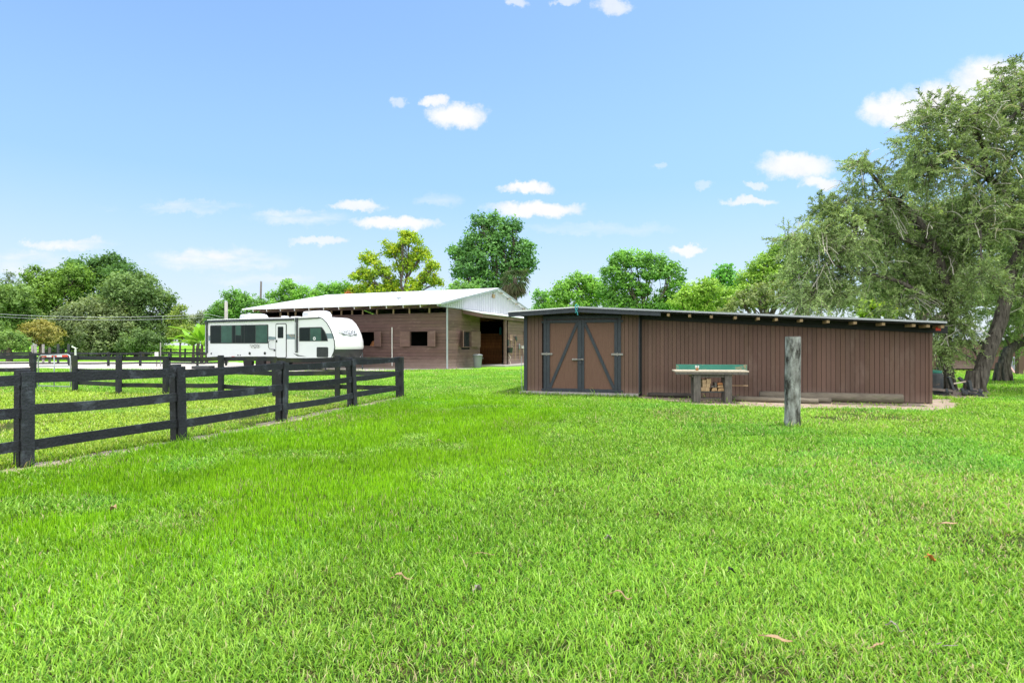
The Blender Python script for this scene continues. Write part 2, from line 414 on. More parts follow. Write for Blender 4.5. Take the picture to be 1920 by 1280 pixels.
S.render.engine = 'CYCLES'
try:
    S.cycles.use_denoising = True
    S.cycles.max_bounces = 6; S.cycles.transparent_max_bounces = 4
except Exception: pass

# ------------------------------------------------------------------ frames of the buildings
BY, BO = R(-22), (-3.98, 35.4, 0)          # barn: local x along the long wall (to the right), local y into the barn
SY, SO = R(-17.65), (.41, 17.9, 0)         # shed
RY, RO = R(-25), (-19.5, 37.0, 0)          # trailer


def loc2w(o, yaw, x, y): return (o[0] + x * math.cos(yaw) - y * math.sin(yaw), o[1] + x * math.sin(yaw) + y * math.cos(yaw))


def ton(o, yaw, px, y=0.0):
    """local x on the line local-y = y seen at column px"""
    bx, by = loc2w(o, yaw, 0, y); u = (px - CX) / F; c, s = math.cos(yaw), math.sin(yaw)
    return (u * by - bx) / (c - u * s)


def zon(o, yaw, x, y, py): return gz(py, loc2w(o, yaw, x, y)[1])


# ------------------------------------------------------------------ ground sheets
rnd = random.Random(7)


def ragged(pts, step=.5, amp=.12, seed=1):
    r = random.Random(seed); out = []
    for i in range(len(pts)):
        a = Vector(pts[i] + (0,)); b = Vector(pts[(i + 1) % len(pts)] + (0,)); n = max(1, int((b - a).length / step))
        nn = Vector((-(b - a).y, (b - a).x, 0)).normalized()
        for k in range(n):
            p = a.lerp(b, k / n) + nn * r.uniform(-amp, amp); out.append((p.x, p.y))
    return out


def sheet(name, pts, z, mat):
    bm = bmesh.new(); f = bm.faces.new([bm.verts.new((x, y, z)) for x, y in pts]); f.normal_update()
    if f.normal.z < 0: f.normal_flip()
    bmesh.ops.triangulate(bm, faces=bm.faces)
    me = bpy.data.meshes.new(name); bm.to_mesh(me); bm.free(); me.materials.append(mat)
    o = bpy.data.objects.new(name, me); COL.objects.link(o); return tag(o, kind='structure')


def groundmat():
    m, t = nt('turf_soil'); L = t.links.new
    out = N(t, 'ShaderNodeOutputMaterial'); b = N(t, 'ShaderNodeBsdfPrincipled'); b.inputs['Roughness'].default_value = .95
    b.inputs['Specular IOR Level'].default_value = .05
    L(b.outputs[0], out.inputs[0]); tc = N(t, 'ShaderNodeTexCoord')
    def noise(sc, d=5): n = N(t, 'ShaderNodeTexNoise', i_Scale=sc, i_Detail=float(d), i_Roughness=.6); L(tc.outputs['Object'], n.inputs['Vector']); return n.outputs[0]
    def rng(x, a, b_): n = N(t, 'ShaderNodeMapRange'); n.inputs[1].default_value = a; n.inputs[2].default_value = b_; L(x, n.inputs[0]); return n.outputs[0]
    def mix(f, a, b_):
        n = N(t, 'ShaderNodeMix', data_type='RGBA'); L(f, n.inputs[0])
        for i, v in ((6, a), (7, b_)):
            if isinstance(v, tuple): n.inputs[i].default_value = c4(v)
            else: L(v, n.inputs[i])
        return n.outputs[2]
    g = mix(rng(noise(.35), .35, .65), (.17, .40, .022), (.27, .50, .055))
    g = mix(rng(noise(6, 8), .42, .62), g, (.13, .33, .02))
    g = mix(rng(noise(1.1, 8), .66, .76), g, (.36, .33, .17))
    sp_g = N(t, 'ShaderNodeSeparateXYZ'); L(tc.outputs['Object'], sp_g.inputs[0])
    th = mix(rng(noise(9, 4), .4, .6), (.030, .062, .010), (.085, .085, .03))
    g = mix(rng(sp_g.outputs[1], 11, 26), th, g)
    L(g, b.inputs['Base Color'])
    bp = N(t, 'ShaderNodeBump', i_Strength=.7, i_Distance=.05); L(noise(25, 6), bp.inputs['Height']); L(bp.outputs[0], b.inputs['Normal'])
    return m


M['ground'] = groundmat()
M['gravel'] = surf('pale_gravel', (.50, .465, .42), (.40, .365, .33), scale=1.2, rough=.95, bump=.5, bscale=30)
M['sand'] = surf('sandy_dirt', (.40, .33, .26), (.26, .20, .15), scale=4, rough=.95, bump=.6, bscale=20, spots=(.16, .10, .075), spot_scale=3, spot_lo=.5, spot_hi=.68)
M['paving'] = surf('pinkish_paving', (.50, .38, .31), (.42, .31, .25), scale=3, rough=.9)
sheet('ground', [(-600, -60), (600, -60), (600, 1200), (-600, 1200)], 0, M['ground'])
drive = ragged([(-90, 39), (-45, 38.2), (-30, 37.2), (-21.5, 34.6), (-10.5, 31.2), (-6.5, 33.4), (-3.6, 34.9), (-2.2, 36.7), (-3.9, 37.6), (-18, 42.5), (-24, 50), (-90, 53)], .8, .25, 3)
sheet('gravel_driveway', drive, .004, M['gravel'])

# ------------------------------------------------------------------ board fences
def fence(name, label, pts, top=1.166, rails=((1.075, .128), (.685, .128), (.275, .128)), mat='fence', seed=1, post_w=.125, batten=True, side=-1, lean=.03, skip=()):
    """three-rail board fence through the ground points pts; each post has a batten nailed over the rail ends"""
    r = random.Random(seed); root = thing(name, label, 'fence', (pts[0][0], pts[0][1], 0))
    P = [Vector((p[0], p[1], 0)) for p in pts]
    leans = [Vector((r.uniform(-lean, lean), r.uniform(-lean, lean), 0)) for _ in P]
    tops = [top + r.uniform(-.02, .03) for _ in P]
    for i, p in enumerate(P):
        d = (P[min(i + 1, len(P) - 1)] - P[max(i - 1, 0)]).normalized(); n = Vector((d.y, -d.x, 0)) * (1 if side < 0 else -1)
        mb = MB(); mb.tint(.75, 1.25, r)
        mb.bar(p - n * .07 + Vector((0, 0, -.1)), p - n * .07 + leans[i] + Vector((0, 0, tops[i])), post_w, post_w, up=n)
        po = mb.build('post', M[mat], root, world=True, bevel=.006)
        if batten:
            mb = MB(); mb.tint(.8, 1.4, r)
            mb.bar(p + n * .055 + Vector((0, 0, .0)), p + n * .055 + leans[i] + Vector((0, 0, tops[i] - .03)), .14, .028, up=n)
            mb.build('batten', M[mat], po, bevel=.004).data.transform(inv_of(root))
    for i in range(len(P) - 1):
        if i in skip: continue
        d = (P[i + 1] - P[i]).normalized(); n = Vector((d.y, -d.x, 0)) * (1 if side < 0 else -1)
        for z, h in rails:
            mb = MB(); mb.tint(.7, 1.35, r)
            za, zb = z + r.uniform(-.028, .022), z + r.uniform(-.028, .022); sag = r.uniform(-.03, .010)
            q = []
            for k in range(5):
                u = k / 4; c = P[i].lerp(P[i + 1], u) + n * (.02 + .004 * (z > .5)) + leans[i].lerp(leans[i + 1], u) * z
                c.z = za + (zb - za) * u + sag * 4 * u * (1 - u); q.append(c)
            for k in range(4): mb.bar(q[k], q[k + 1], .035, h)
            # weld the four lengths of the board into one
            o = mb.build('rail', M[mat], root, world=True)
    return root


front = [(-7.85, 2.6), (-6.9, 5.0)] + [gp(47, 875), gp(338, 828), gp(530, 790), gp(663, 762), gp(752, 745)]
fence('paddock_fence', 'black three-rail board fence in the foreground, running from the left edge to its corner post', front, seed=11, lean=.05)
f2 = [(-3.13, 16.45), (-5.03, 16.75), (-6.75, 16.6), (-8.6, 17.2), (-10.4, 17.45), (-11.9, 17.6), (-13.85, 18.45)]
fence('paddock_fence', 'mossy black board fence crossing the paddock behind the foreground fence', f2, seed=12, mat='fence_moss', side=-1, batten=False)
f2b = [gp(66, 730), (-18.4, 19.3), (-20.9, 19.3), (-23.4, 19.5)]
fence('paddock_fence', 'short black board fence left of the metal gate', f2b, seed=13, side=-1, batten=False)
f3 = [(gx(px, 40.5), 40.5 + (px - 200) * .004) for px in (-160, -60, 68, 134, 202, 258, 310, 360, 412)]
fence('paddock_fence', 'long black board fence standing on the pale gravel left of the trailer', f3, seed=14, top=1.0, rails=((.90, .12), (.56, .10), (.22, .10)), batten=False)
f4 = [(gx(px, 60), 60) for px in (-40, 12, 64, 116, 168, 220, 272, 320, 346, 375, 405)]
fence('paddock_fence', 'farthest black board fence at the foot of the trees', f4, seed=15, top=1.1, rails=((1.0, .10), (.72, .10), (.44, .10), (.18, .10)), batten=False)

# metal gate between the two paddock fences
ga, gb = Vector((-15.35, 18.75, 0)), Vector((-14.0, 18.35, 0))
gt = thing('metal_gate', 'galvanised tube gate with rounded top corners between two black fence posts', 'gate', tuple(ga))
z0, z1 = .17, 1.15
def gpt(u, z): p = ga.lerp(gb, u); return (p.x, p.y, z)
mb = MB(); pts = [gpt(0, z0), gpt(0, z1 - .14), gpt(.03, z1 - .04), gpt(.1, z1), gpt(.9, z1 + .04), gpt(.97, z1), gpt(1, z1 - .1), gpt(1, z0), gpt(0, z0)]
mb.tube(pts, .02, 8).build('frame', M['galv'], gt, world=True, smooth=True)
MB().tube([gpt(0, .80), gpt(1, .83)], .017, 8).build('crossbar', M['galv'], gt, world=True, smooth=True)
MB().tube([gpt(0, .48), gpt(1, .49)], .014, 8).build('crossbar', M['galv'], gt, world=True, smooth=True)
MB().tube([gpt(.5, z0), gpt(.5, z1)], .016, 8).build('upright', M['galv'], gt, world=True, smooth=True)

# riding-arena bits on the gravel
for i, (px, top, mat, lab) in enumerate([(61, 647, 'fence_wood', 'pale thin post, leftmost of the upright posts beyond the gate'),
                                         (66.5, 645, 'fence_wood', 'pale taller post second from left of the uprights beyond the gate'),
                                         (81, 645.5, 'fence_wood', 'pale post at the left end of the red and white pole'),
                                         (93, 651, 'grey_wood', 'short brownish post half hidden between the uprights beyond the gate'),
                                         (109, 645, 'rv_dark', 'dark upright post behind the middle of the metal gate'),
                                         (128.5, 645, 'rv_dark', 'dark upright post at the right end of the red and white pole')]):
    Y = 45.0; o = MB().box(-.06, .06, -.06, .06, 0, gz(top, Y)).build('arena_post', M[mat], bevel=.01); o.location = (gx(px, Y), Y, 0)
    tag(o, lab, 'post', 'upright posts beyond the gate')
Y = 44.8; x0, x1 = gx(79, Y), gx(127, Y)
pr = thing('jump_pole', 'red and white striped jumping pole lying low across the posts beyond the gate', 'pole', ((x0 + x1) / 2, Y, .62))
for k in range(5):
    a, b = x0 + (x1 - x0) * k / 5, x0 + (x1 - x0) * (k + 1) / 5
    MB().tube([(a, Y, .62), (b, Y, .62)], .085, 10).build('red_band' if k % 2 == 0 else 'white_band', M['red' if k % 2 == 0 else 'white'], pr, world=True)
Y = 30.0; px = 141.5
sp_ = thing('water_standpipe', 'white standpipe with a tap handle rising behind the gate post', 'standpipe', (gx(px, Y), Y, 0))
MB().tube([(0, 0, 0), (0, 0, 1.25)], .045, 10).build('pipe', M['white'], sp_)
MB().tube([(.03, 0, 1.22), (-.02, 0, 1.34), (-.12, 0, 1.36), (-.19, 0, 1.40)], .03, 8).build('tap', M['white'], sp_)
MB().box(.0, .1, -.02, .02, 1.30, 1.335).build('handle', M['white'], sp_)
Y = 39.6; sg = thing('white_sign', 'blank white board fixed on the far black fence left of the trailer', 'sign', (gx(293.5, Y), Y, 0))
MB().box(-.13, .13, -.01, .01, .62, 1.0).build('board', M['white'], sg)
MB().box(-.02, .02, .012, .04, 0, .95).build('stake', M['grey_wood'], sg)
Y = 39.9; o = MB().tube([(0, 0, 0), (0, 0, gz(642, Y))], .035, 8).build('thin_pole', M['fence_wood']); o.location = (gx(301, Y), Y, 0)
tag(o, 'thin pale pole beside the white board on the far fence', 'pole')

# utility poles and wires
def upole(label, px, top, Y, mat):
    r = thing('utility_pole', label, 'utility pole', (gx(px, Y), Y, 0)); z = gz(top, Y)
    MB().tube([(0, 0, 0), (0, 0, z)], [.17, .12], 10).build('shaft', M[mat], r, smooth=True)
    MB().tube([(-.02, 0, z), (-.02, 0, z + .1)], [.125, .09], 10).build('cap', M['grey_metal'], r); return r
upole('pale wooden utility pole standing behind the trailer roof', 424, 566, 47, 'fence_wood')
upole('dark slanting utility pole poking above the trees behind the barn', 486, 528, 75, 'grey_wood').rotation_euler = (0, R(1.5), 0)
for lab, ya, yb in (('upper overhead wire crossing in front of the left trees', 589, 595), ('lower overhead wire crossing in front of the left trees', 594, 600.5)):
    Y = 44.0; A = Vector((gx(-150, Y), Y, gz(ya - 2, Y))); B = Vector((gx(424, 47), 47, gz(yb + 1, 47)))
    pts = [A.lerp(B, k / 16) - Vector((0, 0, .5 * (1 - (k / 8 - 1) ** 2))) + Vector((0, 0, .4)) for k in range(17)]
    pts[-1] = B
    tag(MB().tube(pts, .014, 5).build('power_line', M['grey_metal']), lab, 'wire', 'overhead wires')

# ------------------------------------------------------------------ barn
def boards(mb, u0, u1, z0, z1, holes, put, h=.2, gap=.009, thick=.03, rnd=random, run=4.5, lo=.87, hi=1.1):
    """rows of horizontal boards on a wall; put(u0,u1,z0,z1,d0,d1) writes one box"""
    z = z0; row = 0
    while z < z1 - .02:
        zt = min(z + h - gap, z1); cuts = sorted((a, b) for a, b, c, d in holes if c < zt - .005 and d > z + .005)
        segs = []; x = u0
        for a, b in cuts:
            if a > x: segs.append((x, a))
            x = max(x, b)
        if x < u1: segs.append((x, u1))
        for a, b in segs:
            x = a; off = rnd.uniform(.3, 1) * run
            while x < b - .01:
                e = min(b, x + off); off = run
                if b - e < .4: e = b
                mb.tint(lo, hi, rnd); dd = rnd.uniform(-.005, .006)
                put(x, e - .004, z + rnd.uniform(0, .004), zt + rnd.uniform(-.004, .004), -thick + dd, dd); x = e
        z += h; row += 1


rb = random.Random(21)
barn = thing('stable_barn', 'long brown board stable with a pale low-pitched metal roof and white ribbed gable', 'barn', BO, BY)
LX, GY = 15.0, 14.4          # length of the long wall, width of the gable
EZ, RZ, OH = 3.93, 5.55, 1.3
def rz(y): return EZ + (RZ - EZ) * ((y + OH) / (GY / 2 + OH) if y < GY / 2 else (GY + OH - y) / (GY / 2 + OH))
tb = lambda px: ton(BO, BY, px)
def sg_(px, out=0.0):       # local y on the gable plane seen at column px
    c, s = math.cos(BY), math.sin(BY); bx, by = loc2w(BO, BY, out, 0); u = (px - CX) / F
    return (u * by - bx) / (-s - u * c)
w1 = (tb(770), tb(803)); w2 = (tb(686), tb(703)); w3 = (tb(598), tb(622))
w2 = (w2[1] - 1.15, w2[1])
WZ0, WZ1 = 1.42, 2.32
holes = [(w1[0], w1[1], WZ0, WZ1), (w2[0], w2[1], WZ0, WZ1), (w2[0] - 3.9, w2[0] - 2.75, WZ0, WZ1)]
mb = MB(); boards(mb, -LX, -.06, .0, 3.46, holes, lambda a, b, c, d, e, f: mb.box(a, b, -f, -e, c, d), rnd=rb)
mb.build('long_wall', M['barn'], barn)
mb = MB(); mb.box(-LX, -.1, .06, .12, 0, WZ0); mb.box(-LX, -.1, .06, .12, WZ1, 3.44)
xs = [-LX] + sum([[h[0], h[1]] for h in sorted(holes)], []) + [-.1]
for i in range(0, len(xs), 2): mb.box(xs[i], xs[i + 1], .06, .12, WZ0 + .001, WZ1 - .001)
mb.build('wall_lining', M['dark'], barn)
# eaves band over the open clerestory
mb = MB(); boards(mb, -LX, -.06, 3.76, 4.04, [], lambda a, b, c, d, e, f: mb.box(a, b, -f, -e, c, d), rnd=rb, h=.28, lo=.85, hi=1.1)
mb.build('eaves_band', M['barn'], barn)
MB().box(-LX, -.1, .10, .14, 3.0, 3.45).build('top_plate', M['stall'], barn)
for px in (805, 767.5, 737.5, 706.6, 680, 660, 640, 621, 603, 586, 570, 554, 540, 526):
    x = tb(px)
    if x > -LX + .1: mb = MB(); mb.tint(.8, 1.2, rb); mb.box(x - .045, x + .045, -.02, .07, 3.462, 3.758).build('clerestory_stud', M['tan'], barn)
for k in range(12):
    x = -1.15 - k * 1.2
    mb = MB(); mb.tint(.8, 1.1, rb)
    mb.bar((x, -1.2, rz(-1.2) - .13), (x, .9, rz(.9) - .13), .05, .15); o = mb.build('rafter_tail', M['tan'], barn)
    MB().bar((x, -1.225, rz(-1.225) - .13), (x, -1.2, rz(-1.2) - .13), .056, .156).build('rafter_end', M['white'], o)
# gable wall (x = 0 plane, local y) with doorway and barred window
d0, d1, DZ = sg_(900), sg_(944), 3.45
g0, g1 = 1.95, 3.15
gh = [(g0, g1, 1.38, 2.34), (d0, d1, 0, DZ)]
mb = MB(); boards(mb, .03, GY, .0, 3.80, gh, lambda a, b, c, d, e, f: mb.box(e, f, a, b, c, d), rnd=rb, lo=.9, hi=1.2)
mb.build('gable_wall', M['barn'], barn)
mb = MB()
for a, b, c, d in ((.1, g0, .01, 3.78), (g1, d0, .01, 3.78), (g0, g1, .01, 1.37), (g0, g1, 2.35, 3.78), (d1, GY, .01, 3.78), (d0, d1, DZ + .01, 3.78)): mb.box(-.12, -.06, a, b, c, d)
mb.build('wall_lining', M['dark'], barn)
# white ribbed siding in the gable
mb = MB(); y = -OH; k = 0
while y < GY + OH - .01:
    e = min(y + .15, GY + OH); dd = .06 if k % 2 == 0 else .075
    poly = [(y, 3.80), (e, 3.80), (e, rz(e) - .06)] + ([(GY / 2, rz(GY / 2) - .06)] if y < GY / 2 < e else []) + [(y, rz(y) - .06)]
    mb.prism(poly, 0, .03, dd + .012 * (k % 2)); y = e; k += 1
mb.build('gable_siding', M['siding'], barn)
MB().box(.09, .16, GY / 2 - .62, GY / 2 - .22, 4.86, 5.12).build('gable_lamp', M['tan'], barn)
# roof: two ribbed sheets, ridge cap, rake trim
for sgn, nm in ((0, 'roof'), (1, 'roof')):
    mb = MB(); ya, yb = (-OH - .03, GY / 2) if sgn == 0 else (GY / 2, GY + OH + .03); n = 70
    for i in range(n):
        xa = -LX - .25 + (LX + .57) * i / n; xb = -LX - .25 + (LX + .57) * (i + 1) / n; m_ = xa + (xb - xa) * .22
        for (p, q, h) in ((xa, m_, .035), (m_, xb, .01)):
            mb.add([(p, ya, rz(ya) + h), (q, ya, rz(ya) + h), (q, yb, rz(yb) + h), (p, yb, rz(yb) + h),
                    (p, ya, rz(ya) - .03), (q, ya, rz(ya) - .03), (q, yb, rz(yb) - .03), (p, yb, rz(yb) - .03)],
                   [(0, 1, 2, 3), (7, 6, 5, 4), (0, 4, 5, 1), (2, 6, 7, 3), (1, 5, 6, 2), (3, 7, 4, 0)])
    ro = mb.build(nm, M['white_metal'], barn)
    MB().bar((.36, ya, rz(ya) - .02), (.36, yb, rz(yb) - .02), .05, .13).build('rake_trim', M['grey_metal'], ro)
MB().prism([(GY / 2 - .25, RZ - .01), (GY / 2, RZ + .06), (GY / 2 + .25, RZ - .01)], 0, -LX - .25, .34).build('ridge_cap', M['white_metal'], barn)
mb = MB()
for k in range(5):
    y = GY / 2 + .8 + k * 1.55; mb.box(.08, .33, y, y + .09, rz(y) - .16, rz(y) - .05)
mb.build('lookout', M['tanpale'], barn)
MB().box(-4.9, -4.6, 1.9, 2.15, rz(2) + .02, rz(2) + .12).build('roof_vent', M['grey_metal'], barn)
# corner flashing and downpipe
mb = MB(); mb.box(-.015, .06, -.055, -.04, .02, 3.8); mb.box(.045, .06, -.04, .03, .02, 3.8); mb.build('corner_flashing', M['grey_metal'], barn)
x = tb(736); MB().tube([(x, -.05, .15), (x, -.05, 2.6)], .035, 8).build('downpipe', M['white'], barn)
# shuttered openings
def leafshut(parent, frame, w, h, name='shutter', tintv=1.1):
    mb = MB(); rr = random.Random(int(w * 1000) + int(h * 77)); z = 0
    while z < h - .02:
        mb.tint(tintv * .92, tintv * 1.08, rr); mb.box(0, w, -.03, 0, z, min(z + .218, h), frame); z += .225
    o = mb.build(name, M['barn'], parent)
    mb = MB(); mb.tint(1.25, 1.4, rr); mb.box(w, w + .035, -.045, .01, -.01, h + .01, frame); mb.build('edge_batten', M['barn'], parent); return o
def opening_long(a, b, lit=None):
    mb = MB(); mb.tint(.8, .9, rb)
    mb.box(a - .07, a, -.05, .08, WZ0 - .07, WZ1 + .07); mb.box(b, b + .07, -.05, .08, WZ0 - .07, WZ1 + .07)
    mb.box(a, b, -.05, .08, WZ1, WZ1 + .07); mb.box(a, b, -.05, .08, WZ0 - .07, WZ0)
    w = mb.build('window', M['barn'], barn)
    rot = lambda px_, ang: Matrix.Translation((px_, -.075, WZ0 - .03)) @ Matrix.Rotation(ang, 4, 'Z')
    leafshut(w, rot(b + .01, R(-14)), .6, WZ1 - WZ0 + .05)
    mm = rot(a - .01, R(14)) @ Matrix.Diagonal((-1, 1, 1, 1)); leafshut(w, mm, .6, WZ1 - WZ0 + .05)
opening_long(*w1); opening_long(*w2); opening_long(w2[0] - 3.9, w2[0] - 2.75)
mb = MB(); mb.tint(.9, 1, rb)
for a, b, c, d in ((g0 - .07, g0, 1.31, 2.41), (g1, g1 + .07, 1.31, 2.41), (g0, g1, 2.34, 2.41), (g0, g1, 1.31, 1.38)): mb.box(-.05, .05, a, b, c, d)
bw = mb.build('barred_window', M['barn'], barn)
for k in range(7):
    y = g0 + (g1 - g0) * (k + .5) / 7; MB().tube([(-.02, y, 1.38), (-.02, y, 2.34)], .016, 6).build('bar', M['iron'], bw)
leafshut(bw, Matrix.Translation((.065, g1 + .08, 1.35)) @ Matrix.Rotation(R(90 - 8), 4, 'Z'), 1.05, 1.02, tintv=1.2)
leafshut(bw, Matrix.Translation((.065, g0 - .08, 1.35)) @ Matrix.Rotation(R(-90 + 40), 4, 'Z') , .5, 1.02, tintv=1.2)
# inside: aisle, stall fronts, far daylight
MB().box(-LX + .1, -.2, .5, GY - .4, -.1, .012).build('aisle_floor', M['sand'], barn)
mb = MB(); boards(mb, -6.0, -.3, .02, 2.35, [], lambda a, b, c, d, e, f: mb.box(a, b, d1 + .5 + e, d1 + .5 + f, c, d), rnd=rb, lo=.6, hi=1.3, h=.24); mb.build('stall_front', M['stall'], barn)
mb = MB(); boards(mb, -6.0, -.3, .02, 2.35, [], lambda a, b, c, d, e, f: mb.box(a, b, d0 - .5 + e, d0 - .5 + f, c, d), rnd=rb, lo=.6, hi=1.3, h=.24); mb.build('stall_front', M['stall'], barn)
mb = MB(); boards(mb, d0 - .5, d1 + .5, .02, 2.35, [], lambda a, b, c, d, e, f: mb.box(-6 + e, -6 + f, a, b, c, d), rnd=rb, lo=.6, hi=1.3, h=.24); mb.build('aisle_gate', M['stall'], barn)
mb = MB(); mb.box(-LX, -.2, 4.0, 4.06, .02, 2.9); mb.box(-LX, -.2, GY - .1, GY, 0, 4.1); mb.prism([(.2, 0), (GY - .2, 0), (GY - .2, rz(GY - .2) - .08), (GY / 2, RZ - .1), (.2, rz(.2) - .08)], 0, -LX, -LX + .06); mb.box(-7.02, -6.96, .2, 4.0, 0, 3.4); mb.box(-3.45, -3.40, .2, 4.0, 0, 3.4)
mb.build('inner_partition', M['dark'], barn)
mb = MB()
for k in range(5): mb.bar((-1.2 - k * 1.6, 3.0, 3.4), (-1.2 - k * 1.6, GY - 2, 3.4), .08, .2)
mb.build('tie_beam', M['stall'], barn)
# porch wing beside the doorway: roof, fascia, post and board wall
def so_(px, o): return sg_(px, o)
PO = 1.3; p0 = so_(892, PO) + .6; pw0 = so_(950, PO); pz = 3.50
mb = MB(); mb.add([(.08, p0, 3.78), (.08, GY + .6, 3.78), (PO + .25, GY + .6, pz), (PO + .25, p0, pz), (.08, p0, 3.74), (.08, GY + .6, 3.74), (PO + .25, GY + .6, pz - .04), (PO + .25, p0, pz - .04)],
                  [(0, 1, 2, 3), (7, 6, 5, 4), (0, 4, 5, 1), (1, 5, 6, 2), (2, 6, 7, 3), (3, 7, 4, 0)])
pr_ = mb.build('porch_roof', M['white_metal'], barn)
MB().box(.085, .11, -OH, GY + OH, 3.765, 3.80).build('siding_line', M['grey_metal'], barn)  # thin grey strip added to draw a dark line under the siding
mb = MB(); mb.tint(1.1, 1.15, rb); mb.box(PO + .12, PO + .17, p0 + .02, GY + .5, pz - .27, pz - .045); mb.build('porch_fascia', M['barn'], pr_)
mb = MB(); mb.tint(1.0, 1.05, rb); mb.add([(.09, p0 + .03, 3.735), (PO + .12, p0 + .03, pz - .01), (PO + .12, p0 + .03, pz - .27), (.09, p0 + .03, 3.5)], [(0, 1, 2, 3)]); mb.build('porch_end', M['barn'], pr_, fix=False)
yp = so_(946.5, PO); mb = MB(); mb.tint(1.3, 1.35, rb); mb.box(PO - .05, PO + .1, yp - .09, yp + .09, .0, pz - .28); mb.build('porch_post', M['barn'], barn)
mb = MB(); boards(mb, pw0 + .25, GY, .08, pz - .28, [], lambda a, b, c, d, e, f: mb.box(PO + e, PO + f, a, b, c, d), rnd=rb, lo=1.15, hi=1.5, h=.22); mb.build('porch_wall', M['barn'], barn)
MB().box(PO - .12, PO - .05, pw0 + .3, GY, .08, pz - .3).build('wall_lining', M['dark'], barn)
MB().box(PO + .01, PO + .13, pw0 + 4.0, pw0 + 4.4, 2.95, 3.12).build('porch_lamp', M['tanpale'], barn)
ap = [loc2w(BO, BY, *p) for p in ((.05, d0 - .3), (1.9, d0 - .1), (2.3, pw0), (2.3, GY), (.05, GY))]
mb = MB(); mb.prism(ap, 2, -.02, .10); tag(mb.build('concrete_apron', M['concrete'], bevel=.01), kind='structure')
# hay seen in the stall window
r_ = random.Random(4); mb = MB()
c_ = loc2w(BO, BY, (w2[0] + w2[1]) / 2 + .15, 1.05)
hb = thing('hay_heap', 'rusty brown heap showing inside the shuttered window beside the trailer nose', 'hay', (c_[0], c_[1], 0), BY)
prof = [(.75, 0), (.72, .9), (.62, 1.4), (.45, 1.72), (.2, 1.85), (.03, 1.88)]
mb.lathe(prof, 16); o = mb.build('heap', M['hay'], hb, smooth=True)
# bin, sign and the tools hung on the porch wall
def wheel_bin(name, label, loc, yaw, mat, sc=1.0):
    r = thing(name, label, 'bin', loc, yaw)
    MB().lathe([(.23 * sc, 0), (.29 * sc, .72 * sc), (.31 * sc, .73 * sc), (.31 * sc, .78 * sc), (.27 * sc, .78 * sc), (.22 * sc, .06 * sc)], 24).build('body', M[mat], r, smooth=False)
    return r
bx_, by_ = gx(895.5, 37.4), 37.4
tb_ = wheel_bin('rubbish_bin', 'round grey rubbish bin with domed lid beside the barn doorway', (bx_, by_, 0), 0, 'bin')
MB().lathe([(.325, .77), (.33, .81), (.29, .87), (.15, .90), (.02, .905)], 24).build('lid', M['bin'], tb_, smooth=True)
for a in (0, math.pi): MB().tube([(.30 * math.cos(a), -.08, .62), (.36 * math.cos(a), 0, .62), (.30 * math.cos(a), .08, .62)], .018, 6).build('handle', M['bin'], tb_)
def wall_pt(px, py, out=.06):          # on the porch wall at local-x PO
    y = so_(px, PO + out); w = loc2w(BO, BY, PO + out, y); return (w[0], w[1], gz(py, w[1]))
def tool(name, label, cat, handle, head, hmat='tan', kmat='iron', extra=None):
    a, b = wall_pt(*handle[0]), wall_pt(*handle[1]); r = thing(name, label, cat, b, BY)
    MB().tube([a, b], .02, 6).build('handle', M[hmat], r, world=True); mb = MB(); head(mb); mb.build('head', M[kmat], r, world=True); return r
wdir = Vector((-math.sin(BY), math.cos(BY), 0))
def shovel_head(px, py, w, h, tilt=.0):
    def f(mb):
        c = Vector(wall_pt(px, py, .09)); up = (Vector((0, 0, 1)) + wdir * tilt).normalized(); sd = wdir - up * wdir.dot(up)
        q = [c - sd * w + up * -h, c + sd * w - up * h, c + sd * w + up * h * .5, c + up * h, c - sd * w + up * h * .5]; nrm = sd.cross(up) * .02
        mb.add([v + nrm for v in q] + [v - nrm for v in q], [(0, 1, 2, 3, 4), (9, 8, 7, 6, 5)] + [(i, 5 + i, 5 + (i + 1) % 5, (i + 1) % 5) for i in range(5)])
    return f
def fork_head(px, py, w, h):
    def f(mb):
        c = Vector(wall_pt(px, py, .09)); mb.bar(c - wdir * w, c + wdir * w, .03, .05)
        for k in range(6): p = c + wdir * w * (-1 + k * .4); mb.tube([p, p * .999 + c * .001 + Vector((0, 0, h))], .014, 5)
    return f
tool('stable_fork', 'pink plastic stable fork hung tines up on the porch wall', 'fork', ((958.5, 638), (960, 668)), fork_head(958.5, 637, .2, .36), kmat='pink')
tool('shovel', 'black-bladed shovel hung blade up on the porch wall', 'shovel', ((966.5, 637), (965.5, 675)), shovel_head(968, 634, .24, .14, .9), kmat='rv_black')
tool('hoe', 'thin dark-handled hoe hanging right of the shovel', 'hoe', ((974.5, 652), (974.5, 674)), shovel_head(974, 649, .12, .2), kmat='bin')
tool('rake', 'pale wooden rake leaning against the porch wall by the shed corner', 'rake', ((981, 650), (984, 683)), fork_head(980.5, 652, .28, .18), hmat='tanpale', kmat='white')
tool('broom', 'teal-headed broom standing bristles up beside the shed corner', 'broom', ((984.5, 625), (984.5, 662)), shovel_head(985, 622, .22, .12), hmat='white', kmat='teal')
tool('scoop', 'small dark scoop hanging left of the pink fork', 'scoop', ((953, 633), (953, 645)), shovel_head(953, 642, .1, .22), kmat='rv_black')
c_ = wall_pt(956, 656, .18); bk = thing('feed_bucket', 'black bucket hanging under the tools by the doorway post', 'bucket', c_)
MB().lathe([(.16, -.2), (.23, .16), (.25, .17), (.21, .16), (.14, -.16)], 16).build('pail', M['rv_black'], bk); MB().tube([(-.22, 0, .15), (-.12, 0, .32), (.12, 0, .32), (.22, 0, .15)], .012, 6).build('handle', M['steel'], bk)
